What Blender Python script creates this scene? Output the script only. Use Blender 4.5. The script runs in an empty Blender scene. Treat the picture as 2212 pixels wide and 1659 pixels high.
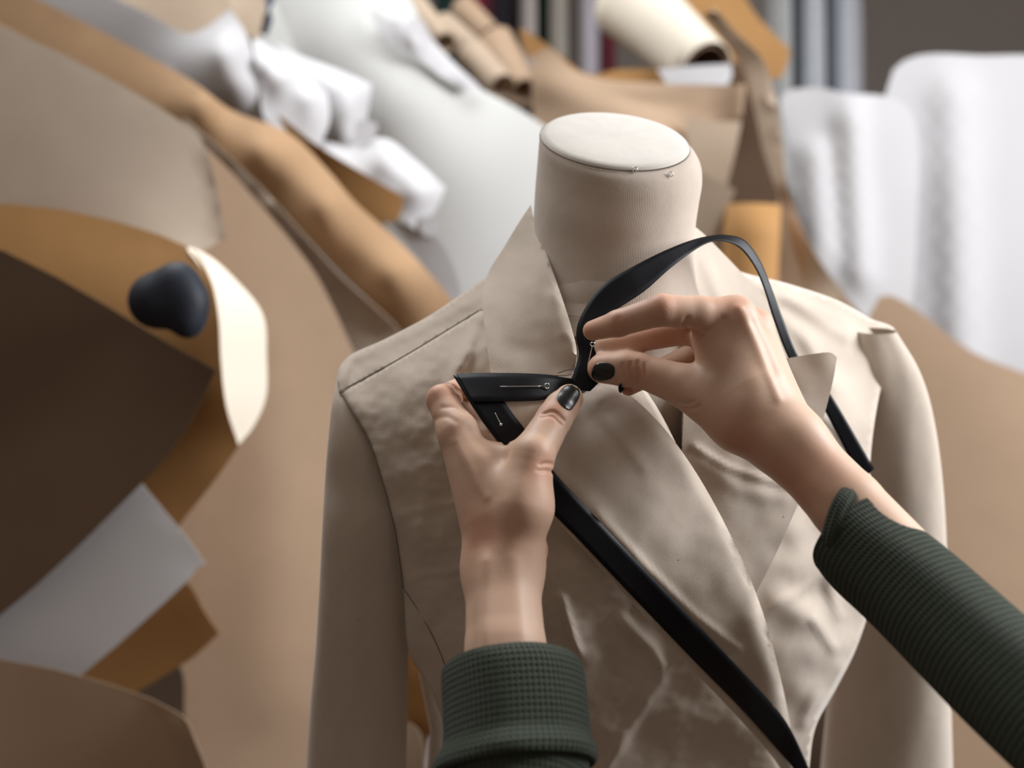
import bpy, bmesh, math, random
import numpy as np
from mathutils import Vector, Matrix
from mathutils.bvhtree import BVHTree
from mathutils.geometry import delaunay_2d_cdt

# ------------------------------------------------------------------ camera, world, lights, exposure
scene = bpy.context.scene
FPX = 2300.0                      # focal length in pixels of the 2212 x 1659 frame
PITCH = math.radians(18.0)
CAM = np.array([0.0, 0.0, 1.55])
AX_R = np.array([1.0, 0.0, 0.0])
AX_U = np.array([0.0, math.sin(PITCH), math.cos(PITCH)])
AX_F = np.array([0.0, math.cos(PITCH), -math.sin(PITCH)])
cd = bpy.data.cameras.new('camera')
cam = bpy.data.objects.new('camera', cd)
scene.collection.objects.link(cam)
cam.location = CAM
cam.rotation_euler = (math.pi / 2 - PITCH, 0, 0)
cd.sensor_width = 36.0
cd.lens = 36.0 * FPX / 2212.0
cd.clip_start = 0.02
cd.dof.use_dof = True
cd.dof.focus_distance = 0.705
cd.dof.aperture_fstop = 3.2
cd.dof.aperture_blades = 0
scene.camera = cam

world = bpy.data.worlds.new('world')
scene.world = world
world.use_nodes = True
bgn = world.node_tree.nodes['Background']
wt = world.node_tree
w_tc = wt.nodes.new('ShaderNodeTexCoord')
w_sep = wt.nodes.new('ShaderNodeSeparateXYZ')
w_rmp = wt.nodes.new('ShaderNodeValToRGB')
wt.links.new(w_tc.outputs['Generated'], w_sep.inputs[0])
w_map = wt.nodes.new('ShaderNodeMath'); w_map.operation = 'MULTIPLY_ADD'
w_map.inputs[1].default_value = 0.5; w_map.inputs[2].default_value = 0.5
wt.links.new(w_sep.outputs[2], w_map.inputs[0])
wt.links.new(w_map.outputs[0], w_rmp.inputs[0])
w_rmp.color_ramp.elements[0].position = 0.25
w_rmp.color_ramp.elements[0].color = (0.06, 0.034, 0.018, 1)
w_rmp.color_ramp.elements[1].position = 0.85
w_rmp.color_ramp.elements[1].color = (0.235, 0.20, 0.175, 1)
wt.links.new(w_rmp.outputs[0], bgn.inputs[0])
bgn.inputs[1].default_value = 1.0


def area(name, loc, target, sx, sy, power, col):
    ld = bpy.data.lights.new(name, 'AREA')
    ld.shape = 'RECTANGLE'
    ld.size, ld.size_y, ld.energy, ld.color = sx, sy, power, col
    o = bpy.data.objects.new(name, ld)
    scene.collection.objects.link(o)
    o.location = loc
    o.rotation_euler = (Vector(target) - Vector(loc)).to_track_quat('-Z', 'Y').to_euler()
    return o


area('window_daylight', (1.75, 1.02, 2.05), (0.05, 0.75, 1.25), 0.8, 1.1, 64, (0.95, 0.97, 1.0))
area('skylight_daylight', (-0.7, 1.9, 2.9), (-0.1, 1.0, 1.2), 1.5, 1.0, 38, (0.95, 0.98, 1.0))

vs = scene.view_settings
vs.view_transform = 'Standard'
vs.look = 'None'
vs.gamma = 1.0
vs.use_curve_mapping = False
vs.exposure = 0.12

rng = np.random.default_rng(7)
C = scene.collection


# ------------------------------------------------------------------ helpers
def W(px, py, d):
    """World point seen at pixel (px, py) at depth d along the viewing axis."""
    px, py, d = np.broadcast_arrays(np.asarray(px, float), np.asarray(py, float), np.asarray(d, float))
    x = (px - 1106.0) / FPX * d
    y = -(py - 829.5) / FPX * d
    return CAM + x[..., None] * AX_R + y[..., None] * AX_U + d[..., None] * AX_F


def rad(rp, d):
    return rp * d / FPX


def tag(o, label=None, cat=None, group=None, kind=None):
    if label: o['label'] = label
    if cat: o['category'] = cat
    if group: o['group'] = group
    if kind: o['kind'] = kind
    return o


def empty(name, loc, label, cat, group=None):
    o = bpy.data.objects.new(name, None)
    o.location = loc
    o.empty_display_size = 0.05
    C.objects.link(o)
    return tag(o, label, cat, group)


def mesh_obj(name, verts, faces, mat, parent=None, smooth=True, uv=None):
    me = bpy.data.meshes.new(name)
    me.from_pydata([tuple(map(float, v)) for v in verts], [], [tuple(map(int, f)) for f in faces])
    me.update()
    if uv is not None:
        lay = me.uv_layers.new(name='grain')
        vi = np.empty(len(me.loops), dtype=np.int32)
        me.loops.foreach_get('vertex_index', vi)
        lay.data.foreach_set('uv', np.asarray(uv, dtype=np.float32)[vi].ravel())
    if smooth:
        me.polygons.foreach_set('use_smooth', [True] * len(me.polygons))
    if mat: me.materials.append(mat)
    o = bpy.data.objects.new(name, me)
    C.objects.link(o)
    if parent is not None:
        o.parent = parent
        o.matrix_parent_inverse = Matrix.Translation(parent.location).inverted()
    return o


def catmull(pts, n=6, closed=True):
    """Centripetal Catmull-Rom through pts; a point with a truthy third value is a corner."""
    P = [np.array(p[:2], float) for p in pts]
    cor = [len(p) > 2 and bool(p[2]) for p in pts]
    N = len(P)
    out = []
    for i in range(N if closed else N - 1):
        p1, p2 = P[i], P[(i + 1) % N]
        p0 = P[i - 1] if (closed or i > 0) else 2 * p1 - p2
        p3 = P[(i + 2) % N] if (closed or i + 2 < N) else 2 * p2 - p1
        if cor[i]: p0 = 2 * p1 - p2
        if cor[(i + 1) % N]: p3 = 2 * p2 - p1
        d1, d2, d3 = (max(np.linalg.norm(b - a), 1e-6) ** .5 for a, b in ((p0, p1), (p1, p2), (p2, p3)))
        m1 = (p2 - p1) + d2 * ((p1 - p0) / d1 - (p2 - p0) / (d1 + d2))
        m2 = (p2 - p1) + d2 * ((p3 - p2) / d3 - (p3 - p1) / (d2 + d3))
        for k in range(n):
            t = k / n
            out.append((2 * t ** 3 - 3 * t * t + 1) * p1 + (t ** 3 - 2 * t * t + t) * m1 + (3 * t * t - 2 * t ** 3) * p2 + (t ** 3 - t * t) * m2)
    if not closed: out.append(P[-1])
    return np.array(out)


def spline_nd(rows, n):
    """Open Catmull-Rom through rows of equal length."""
    P = np.array(rows, float)
    N = len(P)
    out = []
    for i in range(N - 1):
        p1, p2 = P[i], P[i + 1]
        p0 = P[i - 1] if i > 0 else 2 * p1 - p2
        p3 = P[i + 2] if i + 2 < N else 2 * p2 - p1
        for k in range(n):
            t = k / n
            out.append(0.5 * ((2 * p1) + (-p0 + p2) * t + (2 * p0 - 5 * p1 + 4 * p2 - p3) * t * t + (-p0 + 3 * p1 - 3 * p2 + p3) * t ** 3))
    out.append(P[-1])
    return np.array(out)


class TPS:
    """Thin plate spline depth over pixels."""
    def __init__(self, pts, lam=1e-4):
        p = np.array(pts, float)
        self.x = p[:, :2] / 1000.0
        n = len(p)
        d = np.linalg.norm(self.x[:, None] - self.x[None], axis=2)
        K = self._k(d) + lam * np.eye(n)
        Q = np.hstack([np.ones((n, 1)), self.x])
        A = np.zeros((n + 3, n + 3))
        A[:n, :n] = K; A[:n, n:] = Q; A[n:, :n] = Q.T
        self.w = np.linalg.lstsq(A, np.concatenate([p[:, 2], np.zeros(3)]), rcond=None)[0]

    @staticmethod
    def _k(r):
        return np.where(r > 1e-9, r * r * np.log(np.maximum(r, 1e-9)), 0.0)

    def __call__(self, px, py):
        q = np.stack([np.asarray(px, float), np.asarray(py, float)], -1) / 1000.0
        r = np.linalg.norm(q[..., None, :] - self.x, axis=-1)
        n = len(self.x)
        return self._k(r) @ self.w[:n] + self.w[n] + q @ self.w[n + 1:]


def dist_poly(px, py, line):
    """Distance in pixels to an open polyline."""
    L = np.array(line, float)
    best = np.full(np.shape(px), 1e9)
    q = np.stack([px, py], -1)
    for a, b in zip(L[:-1], L[1:]):
        ab = b - a
        t = np.clip(((q - a) @ ab) / (ab @ ab), 0, 1)
        best = np.minimum(best, np.linalg.norm(q - (a + t[..., None] * ab), axis=-1))
    return best


def inside(px, py, poly):
    x0, y0 = poly[:, 0], poly[:, 1]
    x1, y1 = np.roll(x0, -1), np.roll(y0, -1)
    c = np.zeros(len(px), int)
    for a, b, c1, d in zip(x0, y0, x1, y1):
        m = ((b > py) != (d > py))
        if b != d:
            c += m & (px < (c1 - a) * (py - b) / (d - b) + a)
    return c % 2 == 1


def patch(name, outline, depth, mat, parent=None, step=12, thick=0.0012, n=6, grain=0.0, ridges=(), edge_roll=None):
    """Piece of cloth or paper: an outline over pixels carried onto a curved surface at its own depth, with thickness."""
    ol = catmull(outline, n)
    x0, y0 = ol.min(0); x1, y1 = ol.max(0)
    gx, gy = np.meshgrid(np.arange(x0, x1, step), np.arange(y0, y1, step * 0.87))
    gx = gx + (np.arange(gx.shape[0])[:, None] % 2) * step * 0.5
    gx, gy = gx.ravel(), gy.ravel()
    closed = np.vstack([ol, ol[:1]])
    ok = inside(gx, gy, ol)
    ok[ok] = dist_poly(gx[ok], gy[ok], closed) > step * 0.45
    V = [Vector(p) for p in ol] + [Vector((a, b)) for a, b in zip(gx[ok], gy[ok])]
    E = [(i, (i + 1) % len(ol)) for i in range(len(ol))]
    r = delaunay_2d_cdt(V, E, [], 1, 1e-4)
    p2 = np.array([tuple(v) for v in r[0]])
    px, py = p2[:, 0], p2[:, 1]
    d = np.asarray(depth(px, py), float).copy()
    for line, w, amp in ridges:
        d -= amp * np.exp(-(dist_poly(px, py, line) / w) ** 2)
    if edge_roll:
        line, w, amp = edge_roll
        t = np.clip(1 - dist_poly(px, py, line) / w, 0, 1)
        d += amp * (1 - np.sqrt(np.maximum(0, 1 - t * t)))
    co = W(px, py, d)
    faces = []
    for f in r[2]:
        a, b, c = f[0], f[1], f[2]
        s = (px[b] - px[a]) * (py[c] - py[a]) - (px[c] - px[a]) * (py[b] - py[a])
        faces.append(f if s < 0 else f[::-1])
    g = math.radians(grain)
    u = (px * math.cos(g) + py * math.sin(g)) * 0.72 / FPX
    v = (-px * math.sin(g) + py * math.cos(g)) * 0.72 / FPX
    o = mesh_obj(name, co, faces, mat, parent, uv=np.stack([u, v], 1))
    if thick:
        m = o.modifiers.new('thickness', 'SOLIDIFY')
        m.thickness = thick
        m.offset = -1
        if parent is None or thick > .002: o.modifiers.new('crisp_edge', 'EDGE_SPLIT').split_angle = math.radians(50)
    return o


def tube(name, pts, r, mat, parent=None, n=8, close=False):
    P = np.array(pts, float)
    m = len(P)
    rr = np.broadcast_to(np.asarray(r, float), (m,))
    T = np.gradient(P, axis=0) if not close else (np.roll(P, -1, 0) - np.roll(P, 1, 0))
    T /= np.linalg.norm(T, axis=1)[:, None] + 1e-12
    up = np.array([0.13, 0.31, 0.94])
    V, F = [], []
    for i in range(m):
        a = np.cross(T[i], up); a /= np.linalg.norm(a)
        b = np.cross(a, T[i])
        for k in range(n):
            t = 2 * math.pi * k / n
            V.append(P[i] + rr[i] * (math.cos(t) * a + math.sin(t) * b))
    for i in range(m if close else m - 1):
        j = (i + 1) % m
        for k in range(n):
            F.append((i * n + k, i * n + (k + 1) % n, j * n + (k + 1) % n, j * n + k))
    if not close:
        F.append(tuple(range(n))[::-1]); F.append(tuple(range((m - 1) * n, m * n)))
    return mesh_obj(name, V, F, mat, parent)


def loft(name, rings, mat, parent=None, uvs=(1, 1), cap0=False, cap1=False):
    """rings: list of (n,3) arrays."""
    m, n = len(rings), len(rings[0])
    V = np.concatenate([np.vstack([r, r[:1]]) for r in rings])
    q = n + 1
    F = [(i * q + k, i * q + k + 1, (i + 1) * q + k + 1, (i + 1) * q + k) for i in range(m - 1) for k in range(n)]
    uv = [(k / n * uvs[0], i / (m - 1) * uvs[1]) for i in range(m) for k in range(q)]
    if cap0: F.append(tuple(range(n))[::-1])
    if cap1: F.append(tuple((m - 1) * q + k for k in range(n)))
    return mesh_obj(name, V, F, mat, parent, uv=uv)


# ---- smooth bodies from blended round cones
class Field:
    def __init__(self, lo, hi, h):
        self.lo, self.h = np.array(lo, float), h
        self.n = np.ceil((np.array(hi) - self.lo) / h).astype(int) + 1
        self.F = np.full(self.n, 0.06, np.float32)
        self.ax = [self.lo[i] + h * np.arange(self.n[i]) for i in range(3)]

    def _box(self, lo, hi, m):
        a = np.maximum(0, np.floor((lo - m - self.lo) / self.h).astype(int))
        b = np.minimum(self.n, np.ceil((hi + m - self.lo) / self.h).astype(int) + 1)
        return tuple(slice(int(p), int(max(p, q))) for p, q in zip(a, b))

    def _grid(self, s):
        return np.meshgrid(*[self.ax[i][s[i]] for i in range(3)], indexing='ij')

    def cone(self, a, b, ra, rb, k=0.006, sub=False):
        a, b = np.array(a, float), np.array(b, float)
        m = max(ra, rb) + k + 0.012
        s = self._box(np.minimum(a, b), np.maximum(a, b), m)
        X, Y, Z = self._grid(s)
        if X.size == 0: return
        ab = b - a
        L = ab @ ab + 1e-12
        t = np.clip(((X - a[0]) * ab[0] + (Y - a[1]) * ab[1] + (Z - a[2]) * ab[2]) / L, 0, 1)
        dd = np.sqrt((X - a[0] - t * ab[0]) ** 2 + (Y - a[1] - t * ab[1]) ** 2 + (Z - a[2] - t * ab[2]) ** 2) - (ra + (rb - ra) * t)
        self._mix(s, dd, k, sub)

    def limb(self, P, R, k=0.006, kj=0.0025):
        """A jointed limb: its round cones meet closely, then blend into the body with k."""
        P = np.array(P, float)
        s = self._box(P.min(0), P.max(0), max(R) + k + 0.012)
        X, Y, Z = self._grid(s)
        if X.size == 0: return
        f = None
        for a, b, ra, rb in zip(P[:-1], P[1:], R[:-1], R[1:]):
            ab = b - a
            t = np.clip(((X - a[0]) * ab[0] + (Y - a[1]) * ab[1] + (Z - a[2]) * ab[2]) / (ab @ ab + 1e-12), 0, 1)
            d = np.sqrt((X - a[0] - t * ab[0]) ** 2 + (Y - a[1] - t * ab[1]) ** 2 + (Z - a[2] - t * ab[2]) ** 2) - (ra + (rb - ra) * t)
            if f is None: f = d
            else:
                h = np.maximum(kj - np.abs(f - d), 0) / kj
                f = np.minimum(f, d) - h * h * kj * 0.25
        self._mix(s, f, k, False)

    def ellipsoid(self, c, axes, radii, k=0.006, sub=False):
        c = np.array(c, float)
        R = np.max(radii)
        s = self._box(c, c, R + k + 0.012)
        X, Y, Z = self._grid(s)
        if X.size == 0: return
        q = 0; g = 0
        for e, r in zip(axes, radii):
            l = (X - c[0]) * e[0] + (Y - c[1]) * e[1] + (Z - c[2]) * e[2]
            q = q + (l / r) ** 2; g = g + (l / r ** 2) ** 2
        k0 = np.sqrt(q); k1 = np.sqrt(g) + 1e-9
        self._mix(s, k0 * (k0 - 1) / k1, k, sub)

    def _mix(self, s, dd, k, sub):
        f = self.F[s]
        if sub:
            dd = -dd
            h = np.maximum(k - np.abs(f - dd), 0) / k
            self.F[s] = np.maximum(f, dd) + h * h * k * 0.25
        else:
            h = np.maximum(k - np.abs(f - dd), 0) / k
            self.F[s] = np.minimum(f, dd) - h * h * k * 0.25

    def mesh(self):
        F = self.F
        inn = F < 0
        nx, ny, nz = F.shape
        cnt = np.zeros((nx - 1, ny - 1, nz - 1), np.int8)
        acc = np.zeros((nx - 1, ny - 1, nz - 1, 3), np.float32)
        sl = lambda o, n: slice(o, n - 1 + o)
        for ax in range(3):
            o1, o2 = [i for i in range(3) if i != ax]
            for da in (0, 1):
                for db in (0, 1):
                    off = [0, 0, 0]; off[o1] = da; off[o2] = db
                    A = tuple(sl(off[i], F.shape[i]) for i in range(3))
                    off2 = off[:]; off2[ax] = 1
                    B = tuple(sl(off2[i], F.shape[i]) for i in range(3))
                    fa, fb = F[A], F[B]
                    cr = inn[A] != inn[B]
                    t = np.where(cr, fa / np.where(cr, fa - fb, 1), 0)
                    cnt += cr
                    for i in range(3):
                        acc[..., i] += np.where(cr, (t if i == ax else off[i]), 0)
        act = cnt > 0
        idx = np.full(act.shape, -1, np.int64)
        idx[act] = np.arange(act.sum())
        cells = np.argwhere(act)
        V = self.lo + self.h * (cells + acc[act] / cnt[act][:, None])
        Q = []
        for ax in range(3):
            o1, o2 = [(1, 2), (2, 0), (0, 1)][ax]
            A = [slice(1, s - 1) for s in F.shape]; A[ax] = slice(0, F.shape[ax] - 1)
            B = list(A); B[ax] = slice(1, F.shape[ax])
            ia, ib = inn[tuple(A)], inn[tuple(B)]
            e = np.argwhere(ia != ib)
            fl = ia[tuple(e.T)]
            base = e + np.array([0 if i == ax else 1 for i in range(3)])
            c = []
            for d1, d2 in ((-1, -1), (0, -1), (0, 0), (-1, 0)):
                p = base.copy(); p[:, o1] += d1; p[:, o2] += d2
                c.append(idx[tuple(p.T)])
            q = np.stack(c, 1)
            q[~fl] = q[~fl][:, ::-1]
            Q.append(q)
        return V, np.concatenate(Q)


# ------------------------------------------------------------------ materials
def new_mat(name):
    m = bpy.data.materials.new(name)
    m.use_nodes = True
    nt = m.node_tree
    return m, nt, nt.nodes['Principled BSDF']


def nd(nt, t, **kw):
    n = nt.nodes.new(t)
    for k, v in kw.items():
        if k in n.inputs: n.inputs[k].default_value = v
        else: setattr(n, k, v)
    return n


def mth(nt, op, a, b=None):
    n = nt.nodes.new('ShaderNodeMath'); n.operation = op
    for i, v in enumerate((a, b)):
        if v is None: continue
        if isinstance(v, (int, float)): n.inputs[i].default_value = v
        else: nt.links.new(v, n.inputs[i])
    return n.outputs[0]


def mixc(nt, fac, a, b, blend='MIX'):
    n = nt.nodes.new('ShaderNodeMix'); n.data_type = 'RGBA'; n.blend_type = blend
    for s, v in ((n.inputs[0], fac), (n.inputs[6], a), (n.inputs[7], b)):
        if isinstance(v, (int, float)): s.default_value = v
        elif isinstance(v, (tuple, list)): s.default_value = (*v[:3], 1)
        else: nt.links.new(v, s)
    return n.outputs[2]


def cloth_mat(name, col, pitch=0.00098, uv=True, bump=0.2, specks=True, contrast=0.13, rough=0.92, wobble=4.0, weft=1.0):
    m, nt, b = new_mat(name)
    tc = nd(nt, 'ShaderNodeTexCoord')
    src = tc.outputs['UV'] if uv else tc.outputs['Object']
    wob = nd(nt, 'ShaderNodeTexNoise', Scale=160.0, Detail=1.0)
    nt.links.new(src, wob.inputs['Vector'])
    sep = nd(nt, 'ShaderNodeSeparateXYZ')
    nt.links.new(src, sep.inputs[0])
    wv = mth(nt, 'MULTIPLY', wob.outputs[0], wobble)
    k = 2 * math.pi / pitch
    u = mth(nt, 'SINE', mth(nt, 'ADD', mth(nt, 'MULTIPLY', sep.outputs[0], k), wv))
    v = mth(nt, 'SINE', mth(nt, 'ADD', mth(nt, 'MULTIPLY', sep.outputs[1 if uv else 2], k), wv))
    wve = mth(nt, 'MULTIPLY', mth(nt, 'ADD', u, mth(nt, 'MULTIPLY', v, weft)), 1.0 / (1.0 + weft))
    slub = nd(nt, 'ShaderNodeTexNoise', Scale=40.0, Detail=4.0, Roughness=0.7)
    nt.links.new(src, slub.inputs['Vector'])
    f = mth(nt, 'ADD', mth(nt, 'MULTIPLY', wve, contrast), mth(nt, 'MULTIPLY', mth(nt, 'SUBTRACT', slub.outputs[0], 0.5), 0.22))
    val = mth(nt, 'ADD', f, 0.96)
    cc = nd(nt, 'ShaderNodeCombineColor')
    for i in range(3): nt.links.new(val, cc.inputs[i])
    c = mixc(nt, 1.0, col, cc.outputs[0], 'MULTIPLY')
    if specks:
        sp = nd(nt, 'ShaderNodeTexVoronoi', Scale=55.0)
        nt.links.new(src, sp.inputs['Vector'])
        dot = mth(nt, 'LESS_THAN', sp.outputs['Distance'], 0.035)
        rnd = mth(nt, 'GREATER_THAN', nt.nodes[sp.name].outputs['Color'], 0.72)
        c = mixc(nt, mth(nt, 'MULTIPLY', mth(nt, 'MULTIPLY', dot, rnd), 0.75), c, (0.10, 0.06, 0.035))
    nt.links.new(c, b.inputs['Base Color'])
    b.inputs['Roughness'].default_value = rough
    b.inputs['Specular IOR Level'].default_value = 0.12
    b.inputs['Sheen Weight'].default_value = 0.25
    b.inputs['Sheen Roughness'].default_value = 0.5
    bp = nd(nt, 'ShaderNodeBump', Strength=bump, Distance=0.0006)
    wr = nd(nt, 'ShaderNodeTexNoise', Scale=14.0, Detail=3.0)
    nt.links.new(tc.outputs['Object'], wr.inputs['Vector'])
    nt.links.new(wve, bp.inputs['Height'])
    bp2 = nd(nt, 'ShaderNodeBump', Strength=0.35, Distance=0.006)
    nt.links.new(wr.outputs[0], bp2.inputs['Height'])
    nt.links.new(bp.outputs[0], bp2.inputs['Normal'])
    nt.links.new(bp2.outputs[0], b.inputs['Normal'])
    return m


def paper_mat(name, col, mott=0.12, rough=0.75):
    m, nt, b = new_mat(name)
    tc = nd(nt, 'ShaderNodeTexCoord')
    n1 = nd(nt, 'ShaderNodeTexNoise', Scale=9.0, Detail=4.0, Roughness=0.6)
    nt.links.new(tc.outputs['Object'], n1.inputs['Vector'])
    c = mixc(nt, n1.outputs[0], tuple(x * (1 - mott) for x in col), tuple(min(1, x * (1 + mott)) for x in col))
    nt.links.new(c, b.inputs['Base Color'])
    b.inputs['Roughness'].default_value = rough
    b.inputs['Specular IOR Level'].default_value = 0.2
    bp = nd(nt, 'ShaderNodeBump', Strength=0.08, Distance=0.01)
    n2 = nd(nt, 'ShaderNodeTexNoise', Scale=6.0, Detail=2.0)
    nt.links.new(tc.outputs['Object'], n2.inputs['Vector'])
    nt.links.new(n2.outputs[0], bp.inputs['Height'])
    nt.links.new(bp.outputs[0], b.inputs['Normal'])
    return m


def plain_mat(name, col, rough=0.6, metal=0.0, spec=0.4):
    m, nt, b = new_mat(name)
    tc = nd(nt, 'ShaderNodeTexCoord')
    n1 = nd(nt, 'ShaderNodeTexNoise', Scale=30.0, Detail=3.0)
    nt.links.new(tc.outputs['Object'], n1.inputs['Vector'])
    c = mixc(nt, n1.outputs[0], tuple(x * 0.9 for x in col), tuple(min(1, x * 1.1) for x in col))
    nt.links.new(c, b.inputs['Base Color'])
    b.inputs['Roughness'].default_value = rough
    b.inputs['Metallic'].default_value = metal
    b.inputs['Specular IOR Level'].default_value = spec
    return m


def skin_mat():
    m, nt, b = new_mat('skin')
    tc = nd(nt, 'ShaderNodeTexCoord')
    n1 = nd(nt, 'ShaderNodeTexNoise', Scale=22.0, Detail=4.0, Roughness=0.6)
    nt.links.new(tc.outputs['Object'], n1.inputs['Vector'])
    c = mixc(nt, n1.outputs[0], (0.57, 0.365, 0.255), (0.66, 0.465, 0.345))
    av = nd(nt, 'ShaderNodeAttribute', attribute_name='blush')
    c = mixc(nt, mth(nt, 'MULTIPLY', av.outputs['Fac'], 0.55), c, (0.56, 0.25, 0.16))
    nt.links.new(c, b.inputs['Base Color'])
    b.inputs['Roughness'].default_value = 0.5
    b.inputs['Specular IOR Level'].default_value = 0.35
    b.inputs['Subsurface Weight'].default_value = 0.35
    b.inputs['Subsurface Radius'].default_value = (1.0, 0.35, 0.2)
    b.inputs['Subsurface Scale'].default_value = 0.006
    vo = nd(nt, 'ShaderNodeTexVoronoi', Scale=900.0)
    nt.links.new(tc.outputs['Object'], vo.inputs['Vector'])
    n2 = nd(nt, 'ShaderNodeTexNoise', Scale=120.0, Detail=4.0)
    nt.links.new(tc.outputs['Object'], n2.inputs['Vector'])
    h = mth(nt, 'ADD', mth(nt, 'MULTIPLY', vo.outputs['Distance'], 0.35), n2.outputs[0])
    bp = nd(nt, 'ShaderNodeBump', Strength=0.12, Distance=0.001)
    nt.links.new(h, bp.inputs['Height'])
    nt.links.new(bp.outputs[0], b.inputs['Normal'])
    return m


def knit_mat(name, col, nu, nv, depth=0.9):
    """Waffle knit on a loft with UV in stitches."""
    m, nt, b = new_mat(name)
    tc = nd(nt, 'ShaderNodeTexCoord')
    sep = nd(nt, 'ShaderNodeSeparateXYZ')
    nt.links.new(tc.outputs['UV'], sep.inputs[0])
    u = mth(nt, 'SINE', mth(nt, 'MULTIPLY', sep.outputs[0], 2 * math.pi * nu))
    v = mth(nt, 'SINE', mth(nt, 'MULTIPLY', sep.outputs[1], 2 * math.pi * nv))
    h = mth(nt, 'MAXIMUM', mth(nt, 'MULTIPLY', u, 0.95), mth(nt, 'MULTIPLY', v, 0.6))
    n1 = nd(nt, 'ShaderNodeTexNoise', Scale=900.0, Detail=2.0)
    nt.links.new(tc.outputs['Object'], n1.inputs['Vector'])
    h2 = mth(nt, 'ADD', h, mth(nt, 'MULTIPLY', n1.outputs[0], 0.5))
    f = mth(nt, 'ADD', mth(nt, 'MULTIPLY', h2, 0.35), 0.45)
    c = mixc(nt, f, tuple(x * 0.45 for x in col), tuple(x * 1.25 for x in col))
    nt.links.new(c, b.inputs['Base Color'])
    b.inputs['Roughness'].default_value = 0.95
    b.inputs['Specular IOR Level'].default_value = 0.1
    b.inputs['Sheen Weight'].default_value = 0.12
    bp = nd(nt, 'ShaderNodeBump', Strength=depth, Distance=0.0016)
    nt.links.new(h2, bp.inputs['Height'])
    nt.links.new(bp.outputs[0], b.inputs['Normal'])
    return m


CALICO = (0.63, 0.54, 0.45)
M_cloth = cloth_mat('calico', CALICO)
M_form = cloth_mat('form_jersey', (0.60, 0.51, 0.43), pitch=0.0012, bump=0.25, specks=False, contrast=0.12, wobble=1.0, weft=0.2)
M_cap = cloth_mat('form_felt', (0.66, 0.62, 0.56), pitch=0.0007, bump=0.15, specks=False, contrast=0.05)
M_stitch = plain_mat('seam_thread', (0.16, 0.12, 0.09), 0.9)
M_form_seam = plain_mat('form_seam', (0.36, 0.29, 0.23), 0.9)
M_ribbon = cloth_mat('black_satin', (0.0045, 0.005, 0.008), pitch=0.0007, bump=0.05, specks=False, contrast=0.25, rough=0.5)
M_ribbon.node_tree.nodes['Principled BSDF'].inputs['Specular IOR Level'].default_value = 0.22
M_ribbon.node_tree.nodes['Principled BSDF'].inputs['Sheen Weight'].default_value = 0.0
M_steel = plain_mat('pin_steel', (0.72, 0.70, 0.66), 0.22, 1.0)
M_skin = skin_mat()
M_nail = plain_mat('black_polish', (0.006, 0.007, 0.007), 0.3, 0.0, 0.5)
M_knit = knit_mat('dark_green_waffle_knit', (0.045, 0.056, 0.039), 82, 1 / .0035)
M_kraft = paper_mat('kraft_paper', (0.44, 0.308, 0.208))
M_kraft_pale = paper_mat('pale_kraft_paper', (0.47, 0.362, 0.268))
M_orange = paper_mat('orange_kraft_paper', (0.42, 0.225, 0.085))
M_tan = paper_mat('tan_orange_paper', (0.42, 0.262, 0.145))
M_strip = paper_mat('pale_strip_paper', (0.56, 0.46, 0.365))
M_white = paper_mat('white_pattern_paper', (0.60, 0.59, 0.60), 0.04)
M_tissue = paper_mat('grey_white_tissue', (0.66, 0.66, 0.64), 0.04)
M_cream = paper_mat('cream_paper', (0.80, 0.72, 0.60), 0.05)
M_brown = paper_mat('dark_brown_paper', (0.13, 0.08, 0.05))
M_navy = plain_mat('navy_fabric', (0.012, 0.016, 0.026), 0.6)
M_wall = plain_mat('painted_plaster', (0.55, 0.53, 0.52), 0.9)
M_floor = plain_mat('wood_floor', (0.07, 0.042, 0.025), 0.6)

# ------------------------------------------------------------------ room
def slab(name, lo, hi, mat):
    (x0, y0, z0), (x1, y1, z1) = lo, hi
    V = [(x, y, z) for z in (z0, z1) for y in (y0, y1) for x in (x0, x1)]
    F = [(0, 2, 3, 1), (4, 5, 7, 6), (0, 1, 5, 4), (2, 6, 7, 3), (0, 4, 6, 2), (1, 3, 7, 5)]
    o = mesh_obj(name, V, F, mat, smooth=False)
    o['kind'] = 'structure'
    return o


slab('floor', (-3.5, -1.5, -0.1), (3.5, 4.6, 0.0), M_floor)
slab('wall_back', (-3.5, 4.5, 0.0), (3.5, 4.6, 2.9), M_wall)

# ------------------------------------------------------------------ jacket front surface (depth over pixels)
DJ = TPS([
    (735, 850, .768), (800, 810, .772), (900, 750, .776), (1040, 670, .782), (1048, 602, .812), (752, 770, .800), (732, 800, .785), (830, 735, .800), (930, 680, .806), (1110, 560, .83),
    (800, 940, .748), (850, 1130, .748), (872, 1270, .765), (900, 900, .738), (1000, 900, .727), (1100, 900, .722),
    (1060, 800, .735), (1150, 700, .752), (1250, 830, .735), (1300, 860, .737), (1400, 950, .748),
    (1000, 1020, .722), (1000, 1150, .725), (1195, 1230, .712), (1000, 1300, .738), (905, 1440, .79),
    (1000, 1450, .757), (1200, 1450, .748), (1400, 1400, .762), (1450, 1150, .750), (1600, 1400, .785), (1750, 1400, .812),
    (960, 1560, .815), (1050, 1659, .815), (1200, 1659, .80), (1450, 1659, .82), (1700, 1659, .855), (1010, 1800, .86), (1300, 1800, .83), (1750, 1800, .89),
    (1600, 1000, .772), (1700, 900, .80), (1600, 640, .845), (1700, 650, .86), (1800, 700, .872), (1870, 720, .89), (1812, 900, .825),
    (1812, 1200, .82), (1710, 1190, .79), (1900, 1000, .85), (1880, 1350, .87), (1800, 1500, .86)], 2e-5)

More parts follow.
